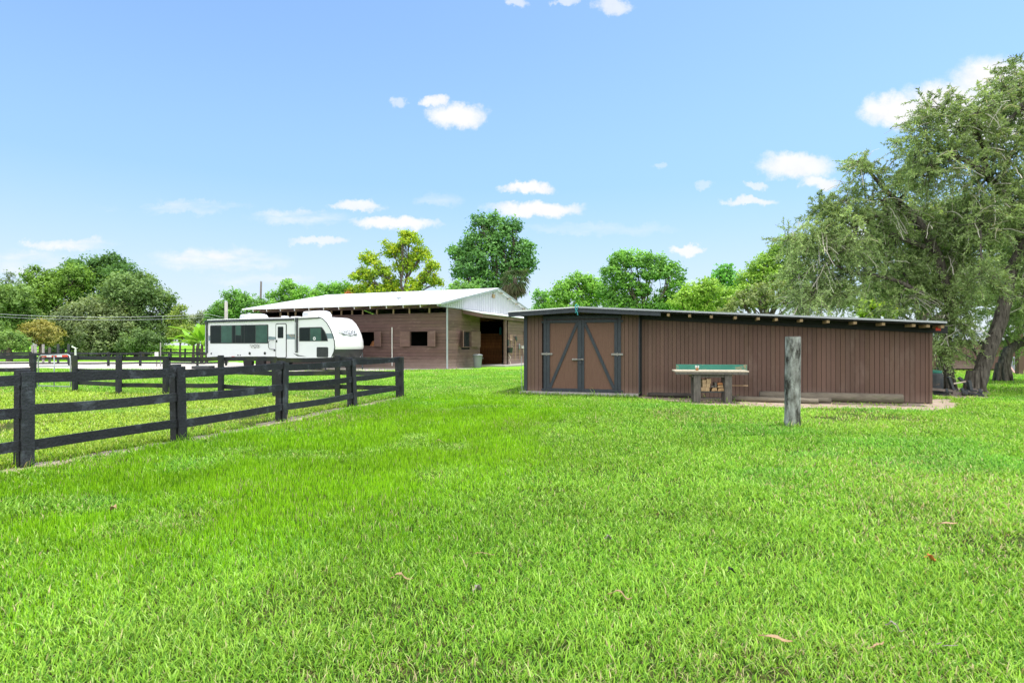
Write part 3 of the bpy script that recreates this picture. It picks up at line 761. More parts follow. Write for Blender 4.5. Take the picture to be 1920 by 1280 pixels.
c_ = wall_pt(956, 675, .12); o = MB().tube([(-.1, 0, .42), (.06, .02, .2), (-.05, 0, 0), (.08, .02, -.3), (.02, 0, -.42)], .035, 6).build('lead_rope', M['tanpale']); o.location = c_; tag(o, 'pale coiled lead rope hanging low by the doorway post', 'rope')
c_ = wall_pt(986, 632, .1); o = MB().box(-.22, .14, -.05, .05, -.22, .18).build('saddle_cloth', M['blue'], bevel=.05); o.location = c_; o.rotation_euler = (0, 0, BY + R(90)); tag(o, 'blue cloth hanging below the teal broom head', 'cloth')
w_ = loc2w(BO, BY, -2.6, d1 + .44); sgn_ = MB().box(-.28, .28, -.01, .01, -.3, .3).build('notice', M['white']); sgn_.location = (w_[0], w_[1], gz(637, w_[1])); sgn_.rotation_euler = (0, 0, BY); tag(sgn_, 'white notice pinned on the stall boards inside the barn doorway', 'notice')
w_ = loc2w(BO, BY, -.6, d1 + .42); o = MB().tube([(0, 0, -.32), (0, 0, .2), (0, 0, .3)], [.09, .09, .04], 12).build('spray_bottle', M['teal']); o.location = (gx(938.5, w_[1]), w_[1], gz(620, w_[1])); tag(o, 'blue bottle hung high just inside the barn doorway', 'bottle')

# ------------------------------------------------------------------ shed
rs = random.Random(5)
shed = thing('storage_shed', 'low brown vertical-board shed with black trimmed double doors and a flat dark roof', 'shed', SO + (0,) if len(SO) == 2 else SO, SY)
ts = lambda px, y=0.0: ton(SO, SY, px, y)
zs = lambda x, y, py: zon(SO, SY, x, y, py)
def vboards(name, x0, x1, y, z0, ztop, pitch=.118, gap=.010, lo=.90, hi=1.10, holes=()):
    mb = MB(); x = x0
    while x < x1 - .01:
        e = min(x + pitch, x1); mb.tint(lo, hi, rs); d = rs.uniform(-.002, .003)
        spans = [(z0, None)]
        for a, b, zt in holes:
            if x >= a - .06 and e <= b + .06: spans = [(zt, None)]
        for za, _ in spans:
            mb.add([(x + gap / 2, y + d, za), (e - gap / 2, y + d, za), (e - gap / 2, y + d, ztop(e)), (x + gap / 2, y + d, ztop(x)),
                    (x + gap / 2, y + .02, za), (e - gap / 2, y + .02, za), (e - gap / 2, y + .02, ztop(e)), (x + gap / 2, y + .02, ztop(x))],
                   [(0, 1, 2, 3), (7, 6, 5, 4), (0, 4, 5, 1), (1, 5, 6, 2), (2, 6, 7, 3), (3, 7, 4, 0)])
        x = e
    return mb.build(name, M['shed'], shed)
XB, XR = 3.46, ts(1746)           # end of the door bay, right end of the long wall
RX = 1.77                         # ridge
def roofz(x): return 2.575 - (RX - x) * .050 if x < RX else 2.575 - (x - RX) * .0605
DL, DR = ts(1022), ts(1165)
DM = ts(1091)
vboards('front_wall', .10, XB, -.12, .06, lambda x: roofz(x) - .1, holes=[(DL, DR, 2.2)])
vboards('long_wall', XB + .02, XR, .05, .02, lambda x: roofz(x) - .19, pitch=.113)
mb = MB(); mb.box(.04, XB - .04, -.095, -.06, .05, 2.35); mb.prism([(XB, .02), (XR - .02, .02), (XR - .02, roofz(XR) - .06), (XB, roofz(XB) - .06)], 1, .075, .11); mb.build('wall_backing', M['dark'], shed)
mb = MB(); mb.box(XB - .01, XB + .02, -.12, .10, .03, roofz(XB) - .1); mb.build('return_wall', M['trim'], shed)
mb = MB(); mb.box(XR - .001, XR + .03, .03, 4.2, 0, roofz(XR) - .15); mb.box(0, .05, -.1, 4.2, 0, 2.4); mb.box(.05, XR, 4.15, 4.2, 0, 1.85); mb.build('end_wall', M['shed'], shed)
mb = MB(); mb.box(.0, .10, -.155, -.09, .06, roofz(0) - .09); mb.build('corner_trim', M['trim'], shed, bevel=.004)
MB().box(XB - .02, XB + .07, -.02, .045, .02, roofz(XB) - .14).build('corner_trim', M['beam'], shed)
MB().box(XR - .03, XR + .035, .02, .048, .01, roofz(XR) - .18).build('corner_trim', M['shed'], shed)
# door surround and the two Z-braced leaves
DT, DB = 2.265, .115
mb = MB(); mb.box(DL - .005, DL + .085, -.165, -.118, .06, DT); mb.box(DR - .085, DR + .005, -.165, -.118, .06, DT); mb.box(DL - .02, DR + .02, -.168, -.116, DT, DT + .10)
mb.build('door_frame', M['trim'], shed, bevel=.004)
MB().box(DL - .02, DR + .02, -.135, -.115, DT + .102, roofz(DM) - .17).build('head_board', M['beam'], shed)
def door_leaf(a, b, hinge_left):
    z0_, z1_ = DB, DT - .02; w = .095
    mb = MB(); mb.box(a + .01, b - .01, -.135, -.105, z0_, z1_); d = mb.build('door', M['shed_door'], shed)
    mb = MB(); mb.box(a, a + w, -.168, -.137, z0_ - .02, z1_); mb.box(b - w, b, -.168, -.137, z0_ - .02, z1_)
    mb.box(a + w, b - w, -.166, -.137, z1_ - w, z1_); mb.box(a + w, b - w, -.166, -.137, z0_ - .02, z0_ + w - .02); mb.build('leaf_frame', M['trim'], d, bevel=.004)
    if hinge_left: p, q = (a + w + .01, z0_ + w), (b - w - .01, z1_ - w)
    else: p, q = (b - w - .01, z0_ + w), (a + w + .01, z1_ - w)
    MB().bar((p[0], -.151, p[1]), (q[0], -.151, q[1]), .085, .028, up=(0, 1, 0)).build('brace', M['trim'], d)
    hx = a if hinge_left else b; s = 1 if hinge_left else -1
    for z in (z1_ - .06, 1.22, z0_ + .03):
        mb = MB(); mb.box(min(hx - s * .16, hx + s * .18), max(hx - s * .16, hx + s * .18), -.178, -.168, z - .028, z + .028); mb.tube([(hx, -.18, z - .05), (hx, -.18, z + .05)], .016, 8)
        mb.build('hinge', M['steel' if abs(z - 1.22) < .01 else 'trim'], d)
    return d
dl = door_leaf(DL + .09, DM - .006, True); dr = door_leaf(DM + .006, DR - .09, False)
MB().box(DM - .075, DM + .02, -.186, -.17, DB, DT - .03).build('meeting_strip', M['trim'], dl, bevel=.003)
zb = 1.06; mb = MB(); mb.box(DM - .26, DM - .10, -.20, -.168, zb - .025, zb + .03); mb.tube([(DM - .24, -.205, zb), (DM + .05, -.205, zb)], .013, 8); mb.box(DM + .025, DM + .08, -.2, -.168, zb - .02, zb + .03)
lk = mb.build('bolt', M['steel'], dl)
mb = MB(); mb.box(DM - .035, DM + .025, -.225, -.19, zb - .13, zb - .06); mb.tube([(DM - .02, -.207, zb - .06), (DM - .02, -.207, zb - .01), (DM + .01, -.207, zb - .01), (DM + .01, -.207, zb - .06)], .007, 6); mb.build('padlock', M['iron'], dl, bevel=.004)
mb = MB(); mb.box(-.06, XB + .0, -.42, -.09, -.05, .088); mb.build('door_sill', M['concrete'], shed, bevel=.012)
# roof
FO = -.62
def rstrip(name, mat, xs, y0, y1, dz0, dz1, parent=shed):
    mb = MB(); vs = []; fs = []; n = len(xs)
    for x in xs: vs += [(x, y0, roofz(x) + dz0), (x, y1, roofz(x) + dz0), (x, y1, roofz(x) + dz1), (x, y0, roofz(x) + dz1)]
    for i in range(n - 1):
        a = i * 4
        for k in range(4): fs.append((a + k, a + (k + 1) % 4, a + 4 + (k + 1) % 4, a + 4 + k))
    fs += [(0, 1, 2, 3), ((n - 1) * 4 + 3, (n - 1) * 4 + 2, (n - 1) * 4 + 1, (n - 1) * 4)]
    mb.add(vs, fs); return mb.build(name, mat, parent)
XL, XF, XE = ts(953, FO), ts(1240, FO), ts(1775, FO)
rf = rstrip('roof', M['white_metal'], [XL, RX, XF - .1, XE], FO - .02, 4.6, .0, .03)
rstrip('roof_edge', M['grey_metal'], [RX + .05, 3, XF, XE], FO - .035, FO - .02, -.012, .036, rf)
rstrip('fascia', M['trim'], [XL, RX, XF - .02], FO, FO + .04, -.135, -.002, rf)
rstrip('fascia_lip', M['trim'], [XL, RX, XF - .02], FO - .016, FO - .001, -.045, -.004, rf)
rstrip('soffit', M['beam'], [XL, RX, XE], FO + .05, 4.5, -.05, -.002, rf)
rstrip('eaves_beam', M['beam'], [XB + .05, 6, XR + .35], -.02, .045, -.235, -.055)
for i, px in enumerate((1192, 1253, 1293, 1334, 1379, 1422, 1456, 1503, 1553, 1604, 1657, 1714, 1741, 1768)):
    x = ts(px, FO + .05); mb = MB(); mb.tint(.3, .6, rs); fr = FO + .03 if i < 1 else FO + .02  # vertex tint set dark to stand for shade under the eaves
    mb.box(x - .036, x + .036, fr + .05, .5, roofz(x) - .125, roofz(x) - .055); o = mb.build('rafter_tail', M['tan'], shed)
# things on the shed
xr_ = XE - .09; rr_ = MB().box(-.055, .055, -.012, .012, -.045, .045).build('red_reflector', M['red'], bevel=.01)
w_ = loc2w(SO, SY, xr_, FO + .25); rr_.location = (w_[0], w_[1], gz(616.5, w_[1])); rr_.rotation_euler = (0, 0, SY); tag(rr_, 'small red tag hanging under the right end of the shed roof', 'tag')
MB().tube([(0, 0, .05), (.02, 0, .2)], .006, 5).build('wire', M['iron'], rr_)
w_ = loc2w(SO, SY, RX - .02, FO - .03); rp = thing('blue_rope', 'frayed blue rope knotted over the ridge of the shed roof', 'rope', (w_[0], w_[1], roofz(RX)), SY)
mb = MB(); mb.tube([(-.03, .1, .1), (-.05, .0, .05), (-.04, -.02, -.06), (.01, -.03, -.14), (.03, -.02, -.22)], .016, 6); mb.tube([(.02, .1, .06), (.02, -.01, .02), (.0, -.03, -.08), (-.05, -.03, -.16)], .014, 6); mb.build('rope', M['teal'], rp)
MB().tube([(-.08, .1, .03), (-.1, .05, .10), (-.06, .05, .2)], .012, 6).build('tie_end', M['iron'], rp)
# thin wire hanging at the left corner
w_ = loc2w(SO, SY, -.07, -.15); o = MB().tube([(0, 0, 1.15), (-.02, 0, .7), (.0, 0, .3), (.02, 0, .02)], .008, 5).build('wire', M['grey_metal']); o.location = (w_[0], w_[1], 0); tag(o, 'thin wire hanging beside the left corner of the shed', 'wire')

# ------------------------------------------------------------------ workbench with wood under it
BEN = loc2w(SO, SY, 5.42, -1.28); bench = thing('workbench', 'rough workbench with bleached top and worn green backboard against the brown shed', 'workbench', (BEN[0], BEN[1], 0), SY * .45)
mb = MB(); mb.tint(.9, 1.1, rs); mb.box(-.97, .86, -.28, -.02, .80, .835); mb.tint(.9, 1.1, rs); mb.box(-.97, .88, -.015, .26, .802, .838)
mb.build('tabletop', M['bench_top'], bench, bevel=.004)
MB().box(-.95, .84, -.285, -.255, .735, .797).build('front_rail', M['grey_wood'], bench, bevel=.003)
MB().box(-.86, .95, .265, .30, .78, .975).build('backboard', M['green'], bench, bevel=.004)
MB().box(-.53, .44, -.20, .2, .66, .795).build('apron', M['grey_wood'], bench)
for x in (-.40, .37):
    for y in (-.19, .17):
        mb = MB(); mb.tint(.8, 1.1, rs); mb.box(x - .085, x + .085, y - .05, y + .05, -.02, .66 if y > 0 else .79).build('leg', M['grey_wood'], bench, bevel=.005)
MB().box(-.32, .29, -.14, .14, .27, .30).build('shelf', M['rv_dark'], bench)
MB().box(-.30, .27, -.05, .15, .10, .125).build('low_rail', M['grey_wood'], bench)
for x in (-.52, .47): MB().box(x - .03, x + .03, -.18, .2, .70, .76).build('bearer', M['tan'], bench)
vz = thing('bench_clamp', 'small rusty clamp standing on the left of the workbench top', 'clamp', (0, 0, 0)); w_ = (bench.matrix_basis @ Vector((-.40, -.2, .835))); vz.location = w_
MB().box(-.03, .03, -.03, .03, 0, .07).build('base', M['hay'], vz, bevel=.005)
mb = MB(); mb.box(-.045, -.015, -.025, .025, .065, .13); mb.box(.015, .045, -.025, .025, .065, .125); mb.build('jaw', M['white'], vz, bevel=.004)
bm_ = bench.matrix_basis
def block(lx, ly, lz, w, h, d, mat, lab, grp, yaw=0.0, name='wood_offcut', cat='offcut'):
    mb = MB(); mb.tint(.75, 1.25, rs); mb.box(-w / 2, w / 2, -d / 2, d / 2, 0, h); o = mb.build(name, M[mat], bevel=.006)
    o.location = bm_ @ Vector((lx, ly, lz)); o.rotation_euler = (0, 0, bench.rotation_euler.z + yaw); return tag(o, lab, cat, grp)
G1, G2 = 'square timber offcuts stacked on the bench shelf', 'split logs stacked on the bench shelf'
LA = 'square-ended pale timber offcut in the left heap under the workbench'
for lx, lz, w, h in ((-.245, .302, .105, .10), (-.13, .302, .105, .10), (-.215, .404, .095, .09), (-.11, .404, .095, .095), (-.215, .496, .09, .10)): block(lx, -.03, lz, w, h, .26, 'tan', LA, G1, rs.uniform(-.05, .05))
block(-.10, -.02, .501, .115, .12, .24, 'tan', 'largest square timber offcut, on top of the left heap under the workbench', G1, .04)
block(-.01, -.02, .4, .10, .04, .22, 'grey_wood', 'flat grey offcut between the two heaps under the workbench', G1, .1)
block(.075, -.02, .404, .05, .12, .2, 'grey_wood', 'thin grey offcut standing upright under the workbench', G1, .1)
for lx, lz, w, h, lab in ((.045, .302, .14, .095, 'orange split log lying in the middle of the bench shelf'), (.205, .302, .16, .09, 'orange split log at the bottom right of the bench shelf'),
                          (.195, .394, .15, .07, 'orange split log second from the bottom in the right heap'), (.19, .466, .14, .06, 'orange split log topmost of the right heap under the workbench')):
    mb = MB(); mb.tint(.8, 1.2, rs); mb.prism([(-w / 2, 0), (w / 2, h * .1), (w / 2 * .8, h), (-w / 2 * .7, h * .85)], 1, -.12, .12); o = mb.build('split_log', M['hay' if lz > .46 else 'leaf_tan'], bevel=.005)
    o.location = bm_ @ Vector((lx, -.02, lz)); o.rotation_euler = (0, 0, bench.rotation_euler.z + rs.uniform(-.1, .1)); tag(o, lab, 'split log', G2)
w_ = bm_ @ Vector((.55, .3, .42)); o = MB().tube([(-.2, 0, 0), (.42, -.02, .01)], .012, 6).build('wooden_stick', M['tan']); o.location = w_; o.rotation_euler = (0, 0, SY); tag(o, 'thin stick jutting out behind the right bench leg', 'stick')
MB().tube([(-.21, 0, 0), (-.2, 0, -.42)], .012, 6).build('prop', M['tan'], o)

# ------------------------------------------------------------------ logs, timber post
def log(label, a, b, r0, r1, mat, seed, flat=False):
    r = random.Random(seed); A, B = Vector(a), Vector(b); n = 9
    pts = [A.lerp(B, k / n) + Vector((0, 0, r.uniform(-.008, .008))) for k in range(n + 1)]
    mb = MB(); mb.tube(pts, [(r0 + (r1 - r0) * k / n) * r.uniform(.94, 1.04) * (.8 if k in (0, n) and not flat else 1) for k in range(n + 1)], 14, jit=.05, rnd=r)
    root = thing('fallen_log', label, 'log', tuple((A + B) / 2 - Vector((0, 0, r0))), math.atan2((B - A).y, (B - A).x), 'logs lying along the shed wall')
    mb.build('trunk', M[mat], root, world=True, smooth=True)
    for p, q, rr in ((A, B, r0), (B, A, r1)):
        d = (p - q).normalized(); MB().tube([p - d * .01, p + d * .006], rr * (.78 if not flat else .93), 12).build('cut_end', M['grey_wood'], root, world=True)
def sw(x, y, z): w = loc2w(SO, SY, x, y); return (w[0], w[1], z)
log('dark charred-looking log at the foot of the shed wall left of the workbench', sw(ts(1214, -.2), -.2, .075), sw(ts(1308, -.22), -.22, .07), .06, .075, 'log_dark', 1)
log('thick grey log, the largest, lying against the right half of the shed wall', sw(ts(1424, -.2), -.2, .125), sw(ts(1692, -.2), -.2, .125), .115, .125, 'log', 2, True)
log('thin pale log in front, running from the workbench past the standing post', sw(ts(1366, -.75), -.75, .075), sw(ts(1534, -.95), -.95, .07), .072, .068, 'log', 3, True)
log('thin pale log end showing between the thick log and the front one', sw(ts(1440, -.55), -.55, .07), sw(ts(1558, -.58), -.58, .07), .07, .068, 'log', 4, True)
px, Y = 1485.5, 10.62; pst = thing('timber_post', 'thick bleached grey timber post standing alone on the lawn before the shed', 'post', (gx(px, Y), Y, 0))
mb = MB(); rp_ = random.Random(9); n = 14
pts = [(.016 * k / n * 1.0, 0, -.05 + k / n * 1.69) for k in range(n + 1)]
mb.tube(pts, [.135 * (1.04 if k < 2 else 1) * (1 - .02 * k / n) for k in range(n + 1)], 28, jit=.012, rnd=rp_); mb.build('shaft', M['post'], pst, smooth=False)
mb = MB(); mb.tube([(.016, 0, 1.638), (.016, 0, 1.652)], [.131, .126], 28); mb.build('top_face', M['grey_wood'], pst)

# ------------------------------------------------------------------ travel trailer
rv = thing('travel_trailer', 'long white travel trailer with dark windows and a rounded nose parked beside the barn', 'trailer', RO, RY)
tr = lambda px: ton(RO, RY, px)
def rp(zx, zy, y=0.0):      # side panel point from the enlarged view: (x along, z)
    px, py = 370 + zx / 5.3333, 540 + zy / 5.3333; x = ton(RO, RY, px, y); return (x, zon(RO, RY, x, y, py))
RW = 2.44
curve = [rp(*p) for p in ((1215, 289), (1255, 305), (1295, 345), (1330, 405), (1357, 470), (1372, 530), (1376, 590), (1368, 635), (1345, 690))]
zf = .70; zt = curve[0][1]
side = [(0.0, zf), (0.0, rp(95, 340)[1]), (.03, rp(100, 333)[1])] + curve[:-1] + [(curve[-1][0], zf)]
mb = MB(); mb.prism(side, 1, 0, RW); mb.build('body', M['rv'], rv)
# moulded nose cap
def capsurf(pts, name, mat, off=.02, y0=0., y1=RW):
    mb = MB(); n = 14; vs = []; fs = []; m = len(pts)
    for j in range(n + 1):
        y = y0 + (y1 - y0) * j / n; q = 2 * j / n - 1; bul = .36 * (1 - abs(q) ** 2.6)
        for i, (x, z) in enumerate(pts):
            tpar = min(1, max(0, (zt - z) / (zt - zf))); vs.append((x + off + bul * min(1, tpar * 2.2), y, z + off * (1 - tpar)))
    for j in range(n):
        for i in range(m - 1): fs.append((j * m + i, (j + 1) * m + i, (j + 1) * m + i + 1, j * m + i + 1))
    mb.add(vs, fs); return mb.build(name, mat, rv, smooth=True)
fine = []
for i in range(len(curve) - 1):
    for k in range(4): u = k / 4; fine.append((curve[i][0] * (1 - u) + curve[i + 1][0] * u, curve[i][1] * (1 - u) + curve[i + 1][1] * u))
fine.append(curve[-1]); zsplit = rp(1380, 618)[1]
up_ = [p for p in fine if p[1] >= zsplit]; lo_ = [up_[-1]] + [p for p in fine if p[1] < zsplit] + [(curve[-1][0] - .15, zf - .02)]
capsurf(up_, 'nose_cap', M['rv_cap']); capsurf(lo_, 'nose_skirt', M['rv_dark'], .022)
MB().tube([(p[0], -.012, p[1]) for p in fine], .028, 6).build('seam_trim', M['rv_black'], rv, smooth=True)
mb = MB(); mb.box(0, curve[0][0], -.02, RW + .02, zt - .03, zt + .03); mb.build('roof', M['rv_ac'], rv, bevel=.02)
def roundrect(x0, z0_, x1, z1_, r, n=5):
    pts = []
    for cx_, cz_, a0 in ((x1 - r, z1_ - r, 0), (x0 + r, z1_ - r, 90), (x0 + r, z0_ + r, 180), (x1 - r, z0_ + r, 270)):
        for k in range(n + 1): a = R(a0 + 90 * k / n); pts.append((cx_ + r * math.cos(a), cz_ + r * math.sin(a)))
    return pts
def plate(name, poly, mat, d0_, d1_, parent=rv): return MB().prism(poly, 1, -d1_, -d0_).build(name, M[mat] if isinstance(mat, str) else mat, parent)
def zr(a, b, c, d):          # rect from enlarged coords
    p, q = rp(a, d), rp(c, b); return p[0], p[1], q[0], q[1]
# stripe decals
x0_, za, x1_, zb2 = zr(712, 480, 785, 516); plate('side_stripe', [(x0_, za), (x1_, za + .02), (x1_, zb2 - .06), (x0_, zb2)], 'rv_grey', .001, .004)
x0_, za, x1_, zb2 = zr(893, 460, 1000, 511); plate('side_stripe', [(x0_, za), (x1_, za), (x1_, zb2), (x0_, zb2)], 'rv_grey', .001, .004)
x0_, za, x1_, zb2 = zr(1180, 452, 1362, 505); plate('side_stripe', [(x0_, za), (x1_, za), (x1_ - .06, zb2), (x0_, zb2)], 'rv_grey', .001, .004)
x0_, za, x1_, zb2 = zr(112, 476, 132, 526); plate('side_stripe', [(x0_, za), (x1_, za), (x1_, zb2), (x0_, zb2)], 'rv_grey', .001, .004)
for a in (915, 945, 972):
    p, q = rp(a, 462), rp(a + 34, 494); plate('tan_stripe', [p, (p[0] + .07, p[1]), (q[0] + .07, q[1]), q], 'rv_tan', .005, .008)
plate('side_swoosh', [rp(958, 650), rp(1010, 668), rp(1095, 686), rp(1000, 680)], 'rv_dark', .001, .005)
# windows
def window(poly_rect, panes, name='window', r=.06):
    w = plate(name, roundrect(*poly_rect, r), 'rv_black', .0, .02)
    for a, b, c, d, m_ in panes: x0, z0, x1, z1 = zr(a, b, c, d); plate('pane', roundrect(x0, z0, x1, z1, .02, 2), m_, .021, .026, w)
    return w
window(zr(130, 364, 710, 554), [(138, 372, 236, 546, 'glass'), (243, 374, 348, 546, 'curtain'), (354, 374, 380, 546, 'glass'), (386, 374, 438, 470, 'curtain'), (386, 474, 438, 546, 'glass'),
                               (443, 374, 468, 546, 'glass'), (474, 372, 580, 546, 'glass'), (587, 372, 702, 546, 'curtain')])
fw = [rp(1020, 532), rp(1306, 530), rp(1296, 480), rp(1275, 432), rp(1248, 392), rp(1235, 388), rp(1026, 394), rp(1020, 404)]
fwin = plate('window', fw, 'rv_black', 0, .02)
def shrink(poly, k):
    cx_, cz_ = sum(p[0] for p in poly) / len(poly), sum(p[1] for p in poly) / len(poly); return [(cx_ + (p[0] - cx_) * k, cz_ + (p[1] - cz_) * k) for p in poly]
plate('pane', [rp(1028, 525), rp(1125, 525), rp(1125, 400), rp(1028, 402)], 'glass', .021, .026, fwin)
plate('pane', [rp(1132, 525), rp(1240, 525), rp(1240, 400), rp(1132, 400)], 'curtain', .021, .026, fwin)
plate('pane', [rp(1245, 525), rp(1298, 525), rp(1286, 478), rp(1266, 434), rp(1245, 402)], 'glass', .021, .026, fwin)
cx_, cz_ = rp(1174, 504); MB().tube([(cx_, -.027, cz_), (cx_, -.031, cz_)], .10, 18).build('round_sticker', M['badge_white'], fwin); MB().tube([(cx_, -.032, cz_), (cx_, -.034, cz_)], .055, 14).build('sticker_ring', M['rv_grey'], fwin); 
# entry door
x0, z0, x1, z1 = zr(785, 352, 894, 700); z0 = max(z0, zf + .02); dr_ = plate('door', roundrect(x0, z0, x1, z1, .1), 'rv_black', 0, .018)
plate('door_panel', roundrect(x0 + .05, z0 + .03, x1 - .05, z1 - .05, .07), 'rv', .019, .03, dr_)
a = zr(808, 384, 865, 500); ww = plate('door_window', roundrect(*a, .05), 'rv_black', .031, .038, dr_); plate('pane', roundrect(a[0] + .04, a[1] + .04, a[2] - .04, a[3] - .04, .03), 'glass', .039, .043, dr_)
p = rp(797, 530); MB().box(p[0] - .04, p[0] + .06, -.06, -.03, p[1] - .07, p[1] + .07).build('latch', M['rv_black'], dr_, bevel=.01)
h = [rp(782, 520), rp(735, 522), rp(724, 545), rp(724, 590), rp(738, 610), rp(782, 612)]; MB().tube([(q[0], -.10, q[1]) for q in h], .018, 6).build('grab_handle', M['rv_black'], rv, smooth=True)
p = rp(773, 620); MB().box(p[0] - .03, p[0] + .05, -.05, 0, p[1] - .06, p[1] + .05).build('door_hook', M['rv_black'], rv)
# awning roller and arms
a, b = rp(88, 340), rp(1222, 296); MB().tube([(a[0], -.09, a[1] + .01), (b[0] - 1.9, -.09, rp(985, 312)[1])], .055, 10).build('awning_roller', M['rv_black'], rv, smooth=True)
p, q = rp(985, 312), rp(1222, 298); MB().bar((p[0], -.03, p[1]), (q[0], -.03, q[1]), .05, .05).build('roof_rail', M['rv_black'], rv)
for zx, zy0, zy1 in ((98, 338, 650), (997, 306, 642)):
    p, q = rp(zx, zy0), rp(zx, zy1); mb = MB(); mb.box(p[0] - .075, p[0] + .075, -.10, -.002, q[1], p[1] + .06); arm = mb.build('awning_arm', M['rv_dark'], rv, bevel=.01)
    MB().box(p[0] - .03, p[0] + .03, -.112, -.101, q[1] + .05, p[1] - .2).build('arm_slot', M['grey_metal'], arm)
# hatches and lamps
x0, z0, x1, z1 = zr(1195, 590, 1309, 690); z0 = max(z0, zf + .01); plate('baggage_hatch', roundrect(x0, z0, x1, z1, .07), 'rv_black', 0, .02)
for zx, zy, rr in ((141, 653, .05), (525, 652, .085), (677, 651, .085), (408, 670, .04), (431, 670, .035)):
    p = rp(zx, zy); MB().tube([(p[0], 0, p[1]), (p[0], -.03, p[1])], rr, 12).build('side_port', M['rv_black'], rv)
x0, z0, x1, z1 = zr(345, 682, 375, 694); MB().box(x0, x1, -.02, 0, max(z0, zf), z1).build('marker_lamp', M['red'], rv)
# roof gear
for zx0, zx1, zy0, zy1 in ((470, 668, 256, 325), (1095, 1306, 226, 290)):
    yc = .95; p, q = rp(zx0, zy1, yc), rp(zx1, zy0, yc); zz0, zz1 = zt + .02, q[1]
    mb = MB(); poly = [(p[0], zz0), (q[0], zz0), (q[0] - .02, zz0 + (zz1 - zz0) * .4), (q[0] - .15, zz1 - .06), (q[0] - .35, zz1), (p[0] + .1, zz1 - .03), (p[0] + .01, zz1 - .12)]
    mb.prism(poly, 1, yc - .37, yc + .37); ac = mb.build('air_conditioner', M['rv_ac'], rv, bevel=.05)
    mb = MB()
    for k in range(6): xx = p[0] + .08 + k * .07; mb.box(xx, xx + .03, yc - .378, yc - .371, zz0 + .06, zz1 - .1)
    mb.build('louvre', M['bin_light'], ac)
for zx, wd, ht in ((872, .28, .14), (985, .45, .09)):
    p = rp(zx, 290, .9); MB().box(p[0] - wd / 2, p[0] + wd / 2, .75, 1.1, zt + .03, zt + .03 + ht).build('roof_hatch', M['rv_ac'], rv, bevel=.02)
# running gear
MB().box(.2, curve[-1][0] - .3, .25, RW - .25, .50, zf - .002).build('chassis', M['rv_black'], rv)
MB().box(-.25, .0, .3, RW - .3, .48, .62).build('bumper', M['rv_black'], rv)
for zx in (490, 612):
    x = rp(zx, 770)[0]
    for y0, y1 in ((.06, .30), (RW - .30, RW - .06)):
        wl = MB().lathe([(.20, 0), (.34, .01), (.37, .05), (.37, .19), (.34, .23), (.20, .24)], 24).build('tyre', M['tyre'], rv)
        wl.matrix_local = Matrix.Translation((x, y0 + .24, .37)) @ Matrix.Rotation(R(90), 4, 'X')
        hb_ = MB().lathe([(.20, .03), (.19, .05), (.08, .09), (.07, .19), (.03, .22)], 16).build('hub', M['grey_metal'], wl)
for x in (.7, curve[0][0] - .2):
    for y in (.35, RW - .35): mb = MB(); mb.bar((x, y, .55), (x + .45, y, .03), .05, .05); mb.box(x + .38, x + .56, y - .09, y + .09, .0, .03); mb.build('stabiliser_jack', M['iron'], rv)
xn = curve[-1][0]
mb = MB(); mb.bar((xn - .3, .5, .58), (xn + 1.4, RW / 2, .55), .06, .12); mb.bar((xn - .3, RW - .5, .58), (xn + 1.4, RW / 2, .55), .06, .12); mb.tube([(xn + 1.15, RW / 2, .08), (xn + 1.15, RW / 2, 1.05)], .04, 8); mb.build('tow_hitch', M['iron'], rv)
mb = MB(); mb.box(xn - 2.0, xn - 1.2, -.25, .25, .32, .36); mb.box(xn - 2.0, xn - 1.2, -.5, 0, .16, .2)
x_ = rp(840, 700)[0]; st = MB(); st.box(x_ - .35, x_ + .35, -.32, .1, .40, .44); st.box(x_ - .35, x_ + .35, -.6, -.18, .20, .24); st.build('entry_step', M['iron'], rv)
# badges with lettering
def text_mesh(s_, size):
    cu = bpy.data.curves.new('lettering', 'FONT'); cu.body = s_; cu.size = size; cu.align_x = 'CENTER'; cu.align_y = 'CENTER'; cu.extrude = .003; cu.offset = .004
    o = bpy.data.objects.new('lettering', cu); COL.objects.link(o); dg = bpy.context.evaluated_depsgraph_get()
    me = bpy.data.meshes.new_from_object(o.evaluated_get(dg)); bpy.data.objects.remove(o); return me
def badge(mat4, w, h):
    """winged shield: dark plate, lettering, chevrons; local x across, z up, -y out"""
    pl = MB(); pl.prism([(-.62 * w, .5 * h), (.5 * w, .5 * h), (.5 * w, -.12 * h), (.44 * w, -.30 * h), (.12 * w, -.30 * h), (0, -.52 * h), (-.12 * w, -.30 * h), (-.40 * w, -.30 * h), (-.47 * w, .1 * h)], 1, -.006, 0)
    pl.v = [tuple(mat4 @ Vector(v)) for v in pl.v]; p_ = pl.build('badge', M['badge'], rv)
    me = text_mesh('WILDWOOD', w * .20); me.transform(mat4 @ Matrix.Translation((.01, -.009, .10 * h)) @ Matrix.Rotation(R(90), 4, 'X') @ Matrix.Diagonal((1, 1.35, 1, 1))); me.materials.clear(); me.materials.append(M['badge_white'])
    tx = bpy.data.objects.new('lettering', me); COL.objects.link(tx); tx.parent = p_
    mb = MB()
    for s in (-1, 1):
        for k, mtx in ((0, 1), (1, 1)):
            a_ = Vector((s * (.30 - k * .12) * w, -.008, -.20 * h)); b_ = Vector((s * .01 * w, -.008, (-.42 + k * .12) * h)); mb.bar(a_, b_, .006, .05 * h, up=(0, 0, 1))
    mb.bar(Vector((-.58 * w, -.008, .42 * h)), Vector((-.2 * w, -.008, .40 * h)), .006, .05 * h)
    mb.v = [tuple(mat4 @ Vector(v)) for v in mb.v]; mb.build('chevron', M['badge_white'], p_)
